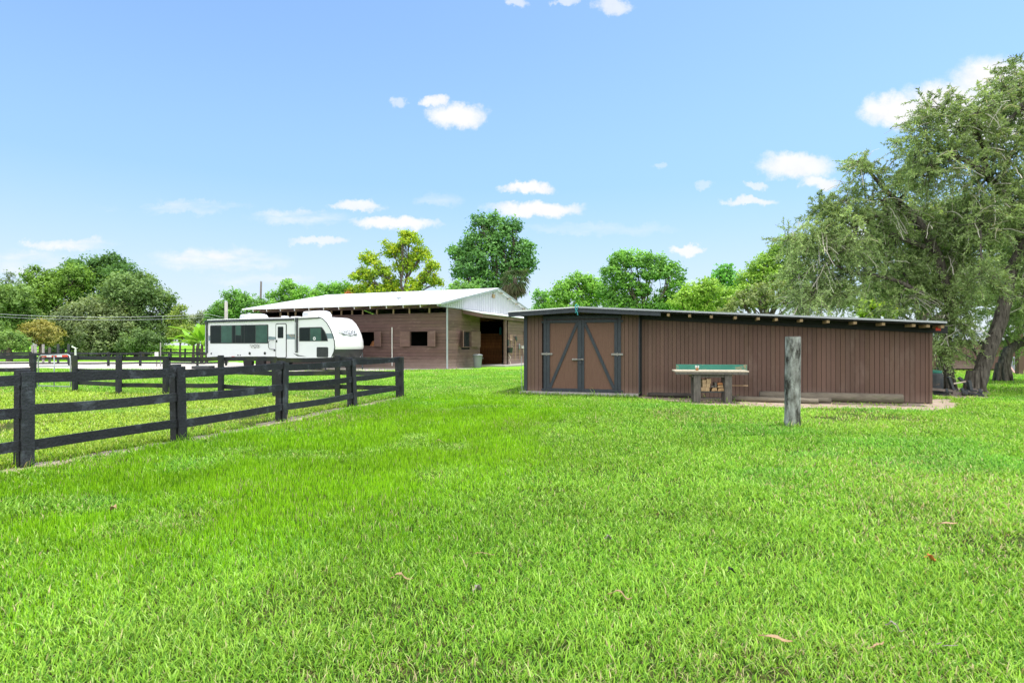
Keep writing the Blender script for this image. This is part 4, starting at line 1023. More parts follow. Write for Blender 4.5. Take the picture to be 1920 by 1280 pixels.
p, q = rp(530, 565), rp(626, 606); badge(Matrix.Translation(((p[0] + q[0]) / 2, -.004, (p[1] + q[1]) / 2)), (q[0] - p[0]) * .95, (p[1] - q[1]))
yb_ = RW * .40; zc = zon(RO, RY, 10, 0, 540 + 447 / 5.333)
def cap_pt(y, z, off=.03):
    i = min(range(len(up_)), key=lambda k: abs(up_[k][1] - z)); q = 2 * y / RW - 1; tpar = (zt - up_[i][1]) / (zt - zf); return Vector((up_[i][0] + off + .36 * (1 - abs(q) ** 2.6) * min(1, tpar * 2.2), y, z))
c0 = cap_pt(yb_, zc, .045); ey = (cap_pt(yb_ + .3, zc) - cap_pt(yb_ - .3, zc)).normalized(); ez = (cap_pt(yb_, zc + .15) - cap_pt(yb_, zc - .15)).normalized(); en = ey.cross(ez).normalized()
badge(Matrix(((ey.x, -en.x, ez.x, c0.x), (ey.y, -en.y, ez.y, c0.y), (ey.z, -en.z, ez.z, c0.z), (0, 0, 0, 1))), 1.25, .42)
for y in (.5, RW - .5):
    q = cap_pt(y, zt - .35, .02); MB().box(q.x - .02, q.x + .04, y - .05, y + .05, q.z - .02, q.z + .02).build('clearance_lamp', M['rv_grey'], rv)
cb_ = loc2w(RO, RY, 1.0, -.5); o = MB().box(-.55, .55, -.35, .35, 0, .18).build('levelling_block', M['rv_dark'], bevel=.03); o.location = (gx(381, 36), 36, 0); tag(o, 'low dark grey block on the gravel behind the trailer', 'block')

# ------------------------------------------------------------------ scrap implement and far right corner
sc = thing('farm_implement', 'broken dark blue and rusty farm implement lying in pieces under the trees', 'implement', (gx(1800, 16.9), 16.9, 0))
def spx(px, py, dy=0.0): Y = 16.9 + dy; return (gx(px, Y), Y, gz(py, Y))
MB().bar(spx(1745, 729), spx(1792, 733), .06, .07).bar(spx(1785, 737), spx(1842, 731), .06, .05).build('frame', M['rust'], sc, world=True)
MB().bar(spx(1778, 706), spx(1787, 731), .10, .07).build('upright_arm', M['iron'], sc, world=True, bevel=.01)
MB().bar(spx(1798, 708, .2), spx(1812, 720, .2), .08, .07).build('lever', M['iron'], sc, world=True)
MB().bar(spx(1788, 719, .05), spx(1816, 714, .05), .03, .035).build('push_rod', M['tanpale'], sc, world=True)
mb = MB(); mb.bar(spx(1816, 713), spx(1820, 732), .10, .09); mb.bar(spx(1812, 735), spx(1846, 742, -.3), .05, .05); mb.build('bracket', M['iron'], sc, world=True, bevel=.01)
mb = MB(); mb.bar(spx(1825, 728), spx(1827, 742), .07, .11); mb.bar(spx(1782, 741), spx(1812, 736), .05, .04); mb.build('broken_timber', M['rust'], sc, world=True)
for px, py, rr in ((1776, 734, .10), (1806, 735, .13), (1812, 738, .1), (1838, 735, .1)):
    c = Vector(spx(px, py)); d = Vector((.8, -.5, .2)).normalized() * .03; MB().tube([c - d, c + d], rr, 14).build('disc', M['iron'], sc, world=True)
mb = MB(); r_ = random.Random(3)
for k in range(9): a_ = Vector(spx(1790 + r_.uniform(-15, 50), 736 + r_.uniform(-4, 5), r_.uniform(-.2, .3))); mb.bar(a_, a_ + Vector((r_.uniform(-.5, .5), r_.uniform(-.3, .3), r_.uniform(-.05, .12))), .035, .045)
mb.build('tine', M['iron'], sc, world=True)
gb_ = thing('green_canister', 'dark green upright canister half hidden behind the right end of the shed', 'canister', (gx(1752, 17.3), 17.3, 0))
MB().lathe([(.2, .1), (.22, .12), (.22, .62), (.17, .66)], 16).build('drum', M['iron'], gb_); MB().lathe([(.19, .661), (.19, .72), (.06, .74)], 16).build('lid', M['green'], gb_); MB().box(-.3, .3, -.15, .15, 0, .1).build('foot', M['rv_dark'], gb_)

Y = 33.0
ob = thing('outbuilding', 'dark brown outbuilding with a braced door standing beyond the tree trunks', 'outbuilding', (gx(1800, Y), Y, 0), R(-8))
mb = MB(); mb.box(-3.2, 4.2, 0, 4, .12, 1.75); mb.build('wall', M['shed'], ob)
mb = MB(); mb.prism([(-.3, 1.72), (4.3, 1.72), (4.3, 1.8), (2, 2.2), (-.3, 1.8)], 0, -3.5, 4.5); mb.build('roof', M['grey_metal'], ob)
mb = MB(); mb.box(-.9, 1.3, -.05, -.002, .14, 1.62); d = mb.build('door', M['barn'], ob)
mb = MB(); mb.bar((-.8, -.07, 1.55), (1.2, -.07, .25), .12, .03, up=(0, 1, 0)); mb.box(-.9, 1.3, -.085, -.052, 1.5, 1.62); mb.build('brace', M['beam'], d)
sheet('patio', ragged([(gx(1760, 30.5), 30.6), (gx(1935, 30.5), 28.3), (40, 28), (40, 36), (gx(1760, 33), 32.9)], 1.0, .05, 5), .012, M['concrete'])
sheet('sand_court', ragged([(gx(1893, 31), 30.2), (45, 28.6), (45, 36.4), (gx(1880, 36), 36.2)], 1.0, .05, 6), .02, M['paving'])
bf = thing('board_fence', 'grey upright-board privacy fence at the right edge beyond the trees', 'fence', (gx(1880, 36.8), 36.8, 0), R(-3))
mb = MB(); r_ = random.Random(8); x = 0
while x < 16:
    mb.tint(.8, 1.15, r_); mb.box(x, x + .138, r_.uniform(-.01, .01), .03, .02, 2.05 + r_.uniform(-.02, .02)); x += .148
mb.build('boards', M['fence_wood'], bf)
for z in (.5, 1.6): MB().box(0, 16, .035, .08, z, z + .09).build('back_rail', M['grey_wood'], bf)
o = MB().box(-.12, .12, -.12, .12, 0, 3.2).build('wooden_post', M['shed'], bevel=.01); o.location = (gx(1911, 29.0), 29.0, 0); tag(o, 'dark brown square post standing on the pink paving at the right edge', 'post')
wb = wheel_bin('rubbish_bin', 'pale grey tapered bin beside the second leaning trunk', (gx(1894, 30.6), 30.6, .02), 0, 'bin_light', 1.0)
MB().lathe([(.34, .74), (.36, .76), (.36, .82), (.3, .83)], 24).build('rim', M['bin_light'], wb)
o = MB().bar((gx(1886, 30), 30.0, .66), (gx(1893, 30), 29.7, .06), .22, .03).build('loose_board', M['pink']); tag(o, 'pinkish board leaning against the pale grey bin', 'board')
# ------------------------------------------------------------------ trees
def unit(a): return a / np.maximum(np.linalg.norm(a, axis=-1, keepdims=True), 1e-9)


def leaf_quads(C, nrm, g, L_, W_, fold=.0):
    """rhombic leaves: centres C, rough normals nrm, random generator g, lengths, widths"""
    n = len(C); r = unit(g.normal(size=(n, 3))); a = unit(np.cross(nrm, r)); b = np.cross(nrm, a)
    V = np.empty((n, 4, 3)); La = (a * L_[:, None]) / 2; Wb = (b * W_[:, None]) / 2
    V[:, 0] = C - La; V[:, 1] = C + Wb - nrm * (W_ * fold)[:, None]; V[:, 2] = C + La; V[:, 3] = C - Wb - nrm * (W_ * fold)[:, None]
    return V.reshape(-1, 3)


def crown_points(lobes, g, cl=.30, dens=1.0, leaf=.25, hollow=.55, low=-.55):
    """leaf clumps scattered through ellipsoid lobes; returns clump centres, radii, outward, lobe index"""
    Cs, Rs, Os, Li = [], [], [], []
    for i, (c, r) in enumerate(lobes):
        rr = np.array(r); rm = rr.mean(); crad = max(cl * rm, leaf * 1.4); n = int(dens * 5.5 * (rm / crad) ** 2) + 5
        d = unit(g.normal(size=(n * 3, 3))); d = d[d[:, 2] > low][:n]; k = len(d)
        rad = hollow + (1.0 - hollow) * g.random(k) ** .6; rad *= g.uniform(.82, 1.2, k)
        Cs.append(np.array(c) + d * rr * rad[:, None]); Rs.append(crad * g.uniform(.65, 1.25, k)); Os.append(d); Li.append(np.full(k, i))
    return np.concatenate(Cs), np.concatenate(Rs), np.concatenate(Os), np.concatenate(Li)


def limb(mb, a, b, r0, r1, rng, n=6, bend=.12, sides=7):
    a, b = Vector(a), Vector(b); ln = (b - a).length; off = Vector((rng.uniform(-1, 1), rng.uniform(-1, 1), rng.uniform(-.2, .8))) * ln * bend
    pts = [a.lerp(b, k / n) + off * (4 * (k / n) * (1 - k / n)) + Vector((rng.uniform(-1, 1), rng.uniform(-1, 1), 0)) * ln * .015 * (0 < k < n) for k in range(n + 1)]
    mb.tube(pts, [r0 + (r1 - r0) * k / n for k in range(n + 1)], sides, cap=False); return pts


def tree(name, label, base, lobes_px, Y, pal, leaf=.26, dens=1.0, cl=.30, trunk=.22, seed=1, depth=1.0, cat='tree', hollow=.55, per=10., fork=.5, low=-.55,
         accent=None, acc_p=0., group=None, asp=.55, trunk_top=None, mat='bark', dy=None):
    """lobes_px: (px, py, r px[, dY]); real crown at distance Y"""
    g = np.random.default_rng(seed); rng = random.Random(seed); bx, by = gx(base, Y), Y
    root = thing(name, label, cat, (bx, by, 0), 0, group)
    lobes = []
    for l in lobes_px:
        d_ = l[3] if len(l) > 3 else rng.uniform(-.5, .5) * l[2] / F * Y * 1.2; yl = Y + d_; r = l[2] / F * yl
        lobes.append(((gx(l[0], yl), yl, gz(l[1], yl)), (r, r * depth, r * .92)))
    C, Rd, O, Li = crown_points(lobes, g, cl, dens, leaf, hollow, low)
    cnt = np.maximum(4, (per * (Rd / leaf) ** 2 * g.uniform(.6, 1.3, len(C)))).astype(int)
    idx = np.repeat(np.arange(len(C)), cnt); n = len(idx)
    P = C[idx] + g.normal(size=(n, 3)) * (Rd[idx] * .52)[:, None] * np.array([1, 1, .75])
    out = unit(P - C[idx] + O[idx] * Rd[idx][:, None] * .5)
    nr = unit(out * .75 + g.normal(size=(n, 3)) * .55 + np.array([0, 0, .45]))
    Ls = leaf * g.uniform(.65, 1.35, n); V = leaf_quads(P, nr, g, Ls, Ls * asp, .12)
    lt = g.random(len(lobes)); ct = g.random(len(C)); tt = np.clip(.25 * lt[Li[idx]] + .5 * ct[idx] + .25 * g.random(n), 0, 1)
    up = np.clip((P[:, 2] - C[idx][:, 2]) / (Rd[idx] + 1e-6) * .35, -.3, .3); tt = np.clip(tt + up, 0, 1)  # leaf colour painted lighter toward each clump's top, as if sunlit
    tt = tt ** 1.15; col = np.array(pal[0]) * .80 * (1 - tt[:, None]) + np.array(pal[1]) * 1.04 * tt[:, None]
    if accent is not None:
        am = (g.random(len(C)) < acc_p)[idx] & (g.random(n) < .8); col[am] = np.array(accent) * g.uniform(.7, 1.15, (am.sum(), 1))
    col = np.repeat(np.clip(col * np.array([2.4, 2.2, 2.05]), 0, .85), 4, axis=0)
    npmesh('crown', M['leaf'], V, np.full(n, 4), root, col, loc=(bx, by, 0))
    mb = MB(); zs_ = sorted(l[0][2] for l in lobes); cxm = sum(l[0][0] for l in lobes) / len(lobes); cym = sum(l[0][1] for l in lobes) / len(lobes)
    zf_ = trunk_top if trunk_top is not None else max(.8, zs_[0] * fork + .3)
    f = Vector((bx * .6 + cxm * .4, by * .6 + cym * .4, zf_)); tp = limb(mb, (bx, by, -.1), f, trunk * 1.25, trunk * .85, rng, 6, .04, 10)
    for i, (c, r) in enumerate(lobes):
        e = Vector(c); lp = limb(mb, f, e, trunk * rng.uniform(.42, .6), trunk * .16, rng, 6, .10, 6)
        cc = C[Li == i]
        for k in range(min(len(cc), 9)): limb(mb, lp[rng.choice((3, 4, 5, 6))], cc[k], trunk * .15, trunk * .04, rng, 3, .1, 4)
    mb.v = [(v[0] - bx, v[1] - by, v[2]) for v in mb.v]; o = mb.build('trunk', M[mat], root, smooth=True, fix=False)
    return root


DK, MD, LG, YG = (.022, .062, .018), (.042, .115, .022), (.085, .19, .032), (.17, .27, .035)
OL, GG = (.055, .082, .034), (.13, .175, .075)
GL = 'trees beyond the gravel on the left'
tree('leafy_tree', 'big dark grey-green tree at the right end of the left woodland', 255, [(285, 585, 42), (245, 548, 45), (215, 590, 50), (310, 610, 30), (270, 625, 42), (300, 560, 25), (228, 640, 34)], 62, ((.035, .075, .026), (.115, .19, .062)), .30, 1.15, seed=101, group=GL)
tree('leafy_tree', 'tallest domed tree rising at the top of the left woodland', 185, [(165, 520, 38), (205, 512, 34), (235, 530, 38), (130, 530, 30), (190, 560, 50), (140, 500, 16), (215, 495, 18)], 70, ((.026, .068, .02), (.075, .165, .04)), .30, 1.15, seed=102, group=GL)
tree('vine_covered_tree', 'tree topped by bright yellow-green vine in the left woodland', 110, [(95, 545, 36), (140, 522, 28), (70, 520, 22), (120, 565, 36), (60, 560, 34), (40, 590, 40), (90, 600, 40), (20, 560, 26)], 66, ((.04, .095, .018), (.115, .21, .035)), .28, 1.15, seed=103, group=GL)
tree('leafy_shrub', 'broad pale grey-green shrub tree standing in front of the left woodland', 185, [(180, 600, 45), (215, 618, 38), (140, 610, 40), (175, 640, 32), (110, 620, 34)], 58, ((.045, .078, .034), (.15, .205, .09)), .26, 1.15, seed=104, cat='shrub', group=GL, low=-.8)
tree('leafy_shrub', 'yellowish dry shrub at the left edge behind the upright posts', 78, [(75, 625, 26), (55, 635, 20), (98, 632, 20)], 54, ((.06, .085, .022), (.19, .185, .05)), .2, 1.1, seed=105, cat='shrub', low=-.8)
tree('leafy_tree', 'mixed green tree cut by the left edge of the photo', 5, [(15, 575, 40), (40, 600, 34), (-30, 580, 50), (10, 620, 38), (-60, 600, 60), (30, 560, 26)], 62, ((.035, .08, .022), (.11, .19, .05)), .28, 1.1, seed=106, group=GL)
tree('sparse_tree', 'thin sparse grey-green tree top standing left of the woodland', 14, [(12, 528, 13), (4, 545, 14), (25, 548, 12), (38, 535, 8), (20, 515, 6)], 75, ((.05, .08, .05), (.10, .15, .09)), .26, .5, seed=107, trunk=.2, per=6)
tree('leafy_shrub', 'bright green bush at the lower left corner of the woodland', 18, [(20, 640, 22), (-10, 632, 30), (42, 645, 18)], 52, ((.04, .09, .025), (.115, .20, .05)), .2, 1.1, seed=108, cat='shrub', low=-.8)
tree('leafy_shrub', 'rounded dark green bush below the big grey-green tree', 268, [(262, 638, 26), (285, 645, 20), (240, 648, 20)], 57, ((.028, .06, .022), (.085, .145, .05)), .22, 1.2, seed=109, cat='shrub', low=-.8)
tree('leafy_shrub', 'yellow-green slender tree between the left woodland and the trailer', 338, [(336, 600, 17), (345, 620, 18), (330, 630, 18), (340, 580, 9)], 60, ((.06, .11, .025), (.16, .22, .05)), .24, 1.0, seed=110, trunk=.1)
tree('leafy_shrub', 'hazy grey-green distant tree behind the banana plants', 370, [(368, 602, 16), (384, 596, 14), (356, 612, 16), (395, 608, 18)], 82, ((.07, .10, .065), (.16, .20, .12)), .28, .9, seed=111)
tree('leafy_shrub', 'dark undergrowth bush at the foot of the left woodland', 170, [(165, 650, 22), (200, 652, 20), (130, 652, 22), (230, 655, 15), (100, 655, 15)], 64, (DK, (.05, .10, .025)), .26, 1.2, seed=112, cat='shrub', low=-.9)
tree('leafy_shrub', 'bright yellow-green low bush in the gap under the left woodland', 270, [(255, 652, 11), (275, 656, 11), (300, 657, 9), (320, 655, 10)], 66, ((.10, .20, .03), (.24, .38, .06)), .24, 1.0, seed=113, cat='shrub', low=-.9)
BG = 'trees behind the barn'
tree('leafy_tree', 'rounded green tree behind the left end of the barn', 440, [(415, 585, 22), (445, 565, 24), (470, 575, 26), (400, 600, 18), (435, 600, 28), (500, 585, 24)], 64, ((.035, .10, .022), (.11, .25, .045)), .27, 1.15, seed=121, group=BG)
tree('leafy_tree', 'spreading bright green tree behind the middle of the barn roof', 560, [(545, 548, 22), (520, 566, 24), (575, 560, 26), (605, 552, 22), (630, 545, 18), (560, 580, 26), (650, 548, 20), (600, 580, 24), (540, 533, 10)], 68, ((.04, .115, .022), (.13, .28, .045)), .28, 1.15, seed=122, group=BG)
tree('leafy_shrub', 'small rust-leaved shrub peeping over the barn roof beside the yellow tree', 657, [(655, 553, 9), (668, 556, 8)], 58, ((.16, .07, .03), (.32, .14, .06)), .18, 1.2, seed=123, cat='shrub')
tree('flowering_tree', 'airy yellow-blossomed tree with visible trunk behind the barn roof', 757, [(692, 488, 17), (680, 520, 22), (715, 510, 20), (735, 470, 22), (768, 452, 20), (790, 480, 22), (812, 500, 15), (800, 525, 20), (760, 500, 22), (735, 535, 20), (775, 540, 18), (690, 545, 20), (720, 545, 16), (820, 530, 10), (757, 440, 9), (670, 545, 14)], 58,
     ((.045, .115, .012), (.19, .29, .02)), .26, 1.1, .34, trunk=.28, seed=124, accent=(.20, .26, .012), acc_p=.40, hollow=.3, per=12, fork=.9, trunk_top=5.6)
tree('leafy_tree', 'tallest dense green tree behind the barn gable', 925, [(930, 422, 24), (900, 418, 16), (960, 425, 17), (900, 455, 30), (945, 455, 32), (870, 475, 24), (980, 470, 22), (925, 490, 40), (885, 505, 32), (970, 505, 30), (905, 540, 36), (955, 540, 34), (855, 470, 12), (990, 492, 14)], 60,
     ((.022, .075, .026), (.085, .20, .05)), .34, 1.25, .30, trunk=.4, seed=125, hollow=.5)
tree('leafy_tree', 'low bushy green tree left of the tallest tree, over the barn ridge', 862, [(860, 540, 17), (845, 550, 14), (880, 545, 18)], 56, ((.04, .11, .03), (.12, .25, .05)), .24, 1.1, seed=126, group=BG)
RG = 'trees behind the shed'
tree('leafy_tree', 'small slim green tree between the barn gable and the shed roof', 1014, [(1013, 556, 13), (1018, 575, 16), (1008, 590, 14)], 50, ((.045, .13, .03), (.12, .28, .05)), .22, 1.2, seed=131, group=RG)
tree('leafy_tree', 'bushy bright green mango-like tree behind the left half of the shed', 1085, [(1055, 548, 22), (1085, 532, 24), (1110, 545, 24), (1045, 570, 20), (1075, 570, 28), (1120, 570, 26), (1100, 525, 12)], 48, ((.05, .135, .025), (.15, .31, .05)), .24, 1.2, seed=132, group=RG)
tree('leafy_tree', 'domed green tree with a sky gap through it behind the shed', 1210, [(1165, 490, 22), (1150, 515, 24), (1190, 490, 24), (1225, 492, 24), (1255, 512, 26), (1268, 540, 20), (1175, 530, 24), (1160, 560, 22), (1140, 545, 18), (1245, 555, 18), (1265, 570, 16), (1180, 565, 18), (1220, 515, 20), (1205, 545, 16), (1228, 572, 16), (1150, 575, 20), (1255, 580, 20), (1200, 585, 22)], 46,
     ((.038, .115, .026), (.125, .275, .048)), .24, 1.15, seed=133, group=RG, trunk_top=3.3)
tree('leafy_tree', 'bright leafy bush right of the domed tree behind the shed', 1310, [(1300, 552, 24), (1330, 545, 26), (1350, 565, 28), (1280, 570, 22), (1315, 585, 28), (1385, 560, 26)], 38, ((.08, .17, .03), (.21, .34, .06)), .2, 1.15, seed=134, cat='shrub', low=-.8)
tree('leafy_tree', 'small vivid green pointed tree top above the bushes behind the shed', 1360, [(1360, 506, 14), (1350, 522, 18), (1372, 528, 17), (1360, 548, 22), (1335, 540, 16), (1390, 545, 18)], 44, ((.04, .14, .03), (.11, .29, .05)), .2, 1.2, seed=135)
tree('leafy_tree', 'tall yellow-green tree left of the big spreading tree', 1430, [(1430, 508, 28), (1455, 488, 30), (1475, 465, 24), (1408, 530, 26), (1450, 530, 34), (1398, 555, 24), (1485, 515, 34), (1500, 470, 26), (1425, 560, 28)], 34, ((.07, .15, .03), (.19, .32, .05)), .17, 1.1, seed=136, group=RG)
tree('leafy_shrub', 'tangled pale bush with bare stems behind the middle of the shed roof', 1425, [(1390, 568, 24), (1425, 560, 32), (1460, 552, 32), (1500, 558, 32), (1370, 588, 22), (1540, 560, 28)], 28, ((.06, .10, .035), (.17, .22, .09)), .13, .8, seed=137, cat='shrub', low=-.8)
tree('leafy_shrub', 'bright yellow-green shrub poking above the right part of the shed roof', 1645, [(1632, 572, 14), (1650, 580, 14), (1668, 588, 10), (1625, 590, 14)], 21.5, ((.12, .23, .03), (.33, .46, .06)), .13, 1.2, seed=138, cat='shrub', low=-.8)
tree('leafy_tree', 'dense backing tree far behind the big spreading trees', 1700, [(1600, 480, 55), (1690, 430, 70), (1780, 420, 70), (1870, 440, 60), (1960, 440, 80), (1650, 560, 50), (1740, 540, 60), (1830, 540, 60), (1930, 540, 70), (1560, 560, 40), (1740, 490, 60)], 36, ((.05, .09, .03), (.17, .24, .08)), .2, 1.1, seed=139, hollow=.4)
tree('leafy_tree', 'leafy distant tree line between the shed and the domed tree', 1290, [(1280, 568, 20), (1305, 560, 22), (1330, 565, 22), (1250, 580, 20), (1215, 588, 16)], 58, ((.06, .13, .03), (.16, .29, .06)), .24, 1.1, seed=140, cat='shrub', low=-.8)

# palm with hanging fronds beside the tall tree
Y = 54.0; pm = thing('palm_tree', 'fan palm with drooping grey-green fronds against the tall tree behind the barn gable', 'palm', (gx(966, Y), Y, 0))
zc_ = gz(520, Y); mb = MB(); mb.tube([(.0, 0, -.1), (.05, 0, zc_ * .5), (0, 0, zc_)], [.25, .2, .2], 10, cap=True).build('trunk', M['bark'], pm)
g = np.random.default_rng(55); Vs, Cs = [], []
for k in range(80):
    az = g.uniform(0, 2 * math.pi); el = g.uniform(-1.3, .9) if k < 48 else g.uniform(-1.5, -1.0); d = np.array([math.cos(az) * math.cos(el), math.sin(az) * math.cos(el), math.sin(el)]); ln = g.uniform(.6, 1.0)
    p = np.array([0, 0, zc_]) + d * ln + np.array([0, 0, -.25 * ln * ln * (el > -1)]); dead = el < -.5
    for j in range(22):
        a = g.uniform(-1.15, 1.15); sdv = unit(np.cross(d, [0, 0, 1.0])); dirv = unit(d * math.cos(a) + sdv * math.sin(a) + np.array([0, 0, -.55]) + g.normal(size=3) * .12); l2 = g.uniform(.6, 1.0); w = unit(np.cross(dirv, g.normal(size=3))) * .035
        Vs += [p, p + dirv * l2 * .5 + w, p + dirv * l2 + np.array([0, 0, -.2]), p + dirv * l2 * .5 - w]; c = np.array([.14, .13, .075] if dead else [.085, .12, .05]) * g.uniform(.6, 1.3); Cs += [c] * 4
npmesh('frond_crown', M['leaf'], np.array(Vs), np.full(len(Vs) // 4, 4), pm, np.array(Cs))

# banana plants left of the trailer
def banana(label, px, Y, h, seed):
    g = np.random.default_rng(seed); r = thing('banana_plant', label, 'plant', (gx(px, Y), Y, 0), 0, 'banana plants left of the trailer')
    MB().tube([(0, 0, 0), (.05, 0, h * .55)], [.14, .08], 8).build('stem', M['green'] if False else M['bark'], r)
    for k in range(11):
        az = k * 2.4 + g.uniform(-.4, .4); ln = g.uniform(1.3, 1.9) * h / 2.4; up = g.uniform(.5, 1.25); V_, pl = [], 9
        for i in range(pl + 1):
            u = i / pl; rad = ln * (u * math.cos(up)) + .25 * u * u * ln; z = h * .5 + ln * (u * math.sin(up) - .55 * u * u * math.cos(up)); w = .27 * math.sin(math.pi * min(1, u * .92 + .06)) ** .7
            c = np.array([math.cos(az) * rad, math.sin(az) * rad, z]); s = np.array([-math.sin(az), math.cos(az), 0]); V_ += [c + s * w + [0, 0, .09], c, c - s * w + [0, 0, .09]]
        fs = []
        for i in range(pl):
            for j in (0, 1): fs.append((i * 3 + j, i * 3 + j + 1, i * 3 + 4 + j, i * 3 + 3 + j))
        mb = MB(); t_ = g.uniform(.75, 1.25); mb.col = (.25 * t_, .50 * t_, .05 * t_); mb.add([tuple(v) for v in V_], fs); mb.build('leaf', M['leaf'], r, smooth=True, fix=False)
banana('tallest banana plant with broad bright leaves, nearest the trailer', 378, 46, 3.4, 1)
banana('smaller banana plant left of the tallest one', 362, 47, 2.7, 2)
banana('low banana clump half hidden at the trailer corner', 387, 45.5, 2.5, 3)


# big weeping trees at the right
def weeping(name, label, trunk_px, limbs_px, lobes_px, Y, seed, r0, cl=.5, ncl=1.25, group=None, flare=1.5, tw=8, pal=((.026, .048, .017), (.178, .238, .10)), tone=np.array([2.75, 2.75, 2.7])):
    g = np.random.default_rng(seed); rng = random.Random(seed); bx, by = gx(trunk_px[0][0], Y), Y
    root = thing(name, label, 'tree', (bx, by, 0), 0, group)
    P3 = lambda p: Vector((gx(p[0], Y + (p[2] if len(p) > 2 else 0)), Y + (p[2] if len(p) > 2 else 0), gz(p[1], Y + (p[2] if len(p) > 2 else 0))))
    mb = MB(); nodes = []
    def poly(pts, ra, rb, sides=14, jit=.0):
        q = []; m = len(pts)
        for i in range(m - 1):
            for k in range(4):
                u = k / 4; p0, p1, p2, p3 = pts[max(i - 1, 0)], pts[i], pts[i + 1], pts[min(i + 2, m - 1)]
                q.append(.5 * (2 * p1 + (p2 - p0) * u + (2 * p0 - 5 * p1 + 4 * p2 - p3) * u * u + (3 * p1 - p0 - 3 * p2 + p3) * u ** 3))
        q.append(pts[-1]); n = len(q)
        mb.tube(q, [(ra + (rb - ra) * (k / (n - 1)) ** .8) * rng.uniform(.93, 1.07) for k in range(n)], sides, cap=True, jit=jit, rnd=rng); return q
    T = [P3(p) for p in trunk_px]; q = poly(T, r0, r0 * .45, 22, .07); nodes += [(v, r0 * .35) for v in q[len(q) // 3:]]
    # root flare
    for k in range(7):
        a = 2 * math.pi * k / 7 + rng.uniform(-.3, .3); d = Vector((math.cos(a), math.sin(a), 0)); b0 = q[0] + Vector((0, 0, .02))
        mb.tube([b0 + Vector((0, 0, .75)) + d * r0 * .55, b0 + d * r0 * .95 + Vector((0, 0, .28)), b0 + d * r0 * flare - Vector((0, 0, .06))], [r0 * .38, r0 * .34, r0 * .12], 8, cap=False)
    for lp in limbs_px: q = poly([P3(p) for p in lp], r0 * .46, r0 * .15, 10, .05); nodes += [(v, r0 * .12) for v in q]
    nv = np.array([tuple(v[0]) for v in nodes])
    lobes = []
    for l in lobes_px:
        d_ = l[3] if len(l) > 3 else rng.uniform(-1, 1) * l[2] / F * Y * .9; yl = Y + d_; r = l[2] / F * yl; lobes.append((np.array([gx(l[0], yl), yl, gz(l[1], yl)]), r))
    LV, LC, TV, TC = [], [], [], []
    for c, r in lobes:
        j = int(np.argmin(np.linalg.norm(nv - c, axis=1))); lp = limb(mb, nv[j], c, max(.035, min(.07, r0 * .16)), .02, rng, 6, .14, 6); hub = np.array([tuple(p) for p in lp[2:]])
        n = int(ncl * 4.2 * (r / cl) ** 2) + 6
        d = unit(g.normal(size=(n, 3))); rad = r * (.25 + .75 * g.random(n) ** .55); cc = c + d * rad[:, None] * np.array([1, 1, .9])
        for i in range(n):
            h = hub[int(np.argmin(np.linalg.norm(hub - cc[i], axis=1)))]
            limb(mb, h, cc[i], .016, .007, rng, 3, .12, 4)
            bright = g.uniform(0, 1); od = unit(cc[i] - h + g.normal(size=3) * .1)
            bare = g.random() < .20
            for k in range(tw):
                dv = unit(od * .8 + g.normal(size=3) * .75 + np.array([0, 0, .1])); ln = g.uniform(.35, .75) * (1.25 if bare else 1); st = cc[i] + g.normal(size=3) * cl * .25; m = 6
                u = np.linspace(0, 1, m)[:, None]; pts = st + dv * ln * u + np.array([0, 0, -1.0]) * ln * g.uniform(.1, .75) * u ** 2 + g.normal(size=(m, 3)) * .012
                w = unit(np.cross(dv, g.normal(size=3))) * (.013 if bare else .008); a = pts[:-1]; b = pts[1:]
                TV.append(np.stack([a - w, a + w, b + w * .8, b - w * .8], 1).reshape(-1, 3)); tc_ = np.array([.52, .50, .45]) * g.uniform(.6, 1.2) if bare else np.array([.14, .12, .09]); TC.append(np.tile(tc_, ((m - 1) * 4, 1)))
                if bare and g.random() < .65: continue
                nl = int(g.uniform(30, 46)); uu = g.uniform(.1, 1.0, nl); seg = np.minimum((uu * (m - 1)).astype(int), m - 2); fr = uu * (m - 1) - seg
                pp = pts[seg] * (1 - fr[:, None]) + pts[seg + 1] * fr[:, None]; td = unit(pts[seg + 1] - pts[seg]); ld = unit(td * .75 + g.normal(size=(nl, 3)) * .62)
                L_ = g.uniform(.07, .14, nl)[:, None]; wv = unit(np.cross(ld, g.normal(size=(nl, 3)))) * g.uniform(.010, .019, nl)[:, None]
                LV.append(np.stack([pp, pp + ld * L_ * .5 + wv, pp + ld * L_, pp + ld * L_ * .5 - wv], 1).reshape(-1, 3))
                tt = np.clip(.55 * bright + .45 * g.random(nl), 0, 1)[:, None]; col = (np.array(pal[0]) * (1 - tt) + np.array(pal[1]) * tt) * tone; LC.append(np.repeat(col, 4, axis=0))
    LVc = np.concatenate(LV); npmesh('crown', M['leaf'], LVc, np.full(len(LVc) // 4, 4), root, np.concatenate(LC), loc=(bx, by, 0))
    TVc = np.concatenate(TV); o = npmesh('twigs', M['leaf'], TVc, np.full(len(TVc) // 4, 4), root, np.concatenate(TC), loc=(bx, by, 0)); o['kind'] = 'stuff'
    mb.v = [(v[0] - bx, v[1] - by, v[2]) for v in mb.v]; mb.build('trunk', M['bark_big'], root, smooth=True, fix=False)
    return root


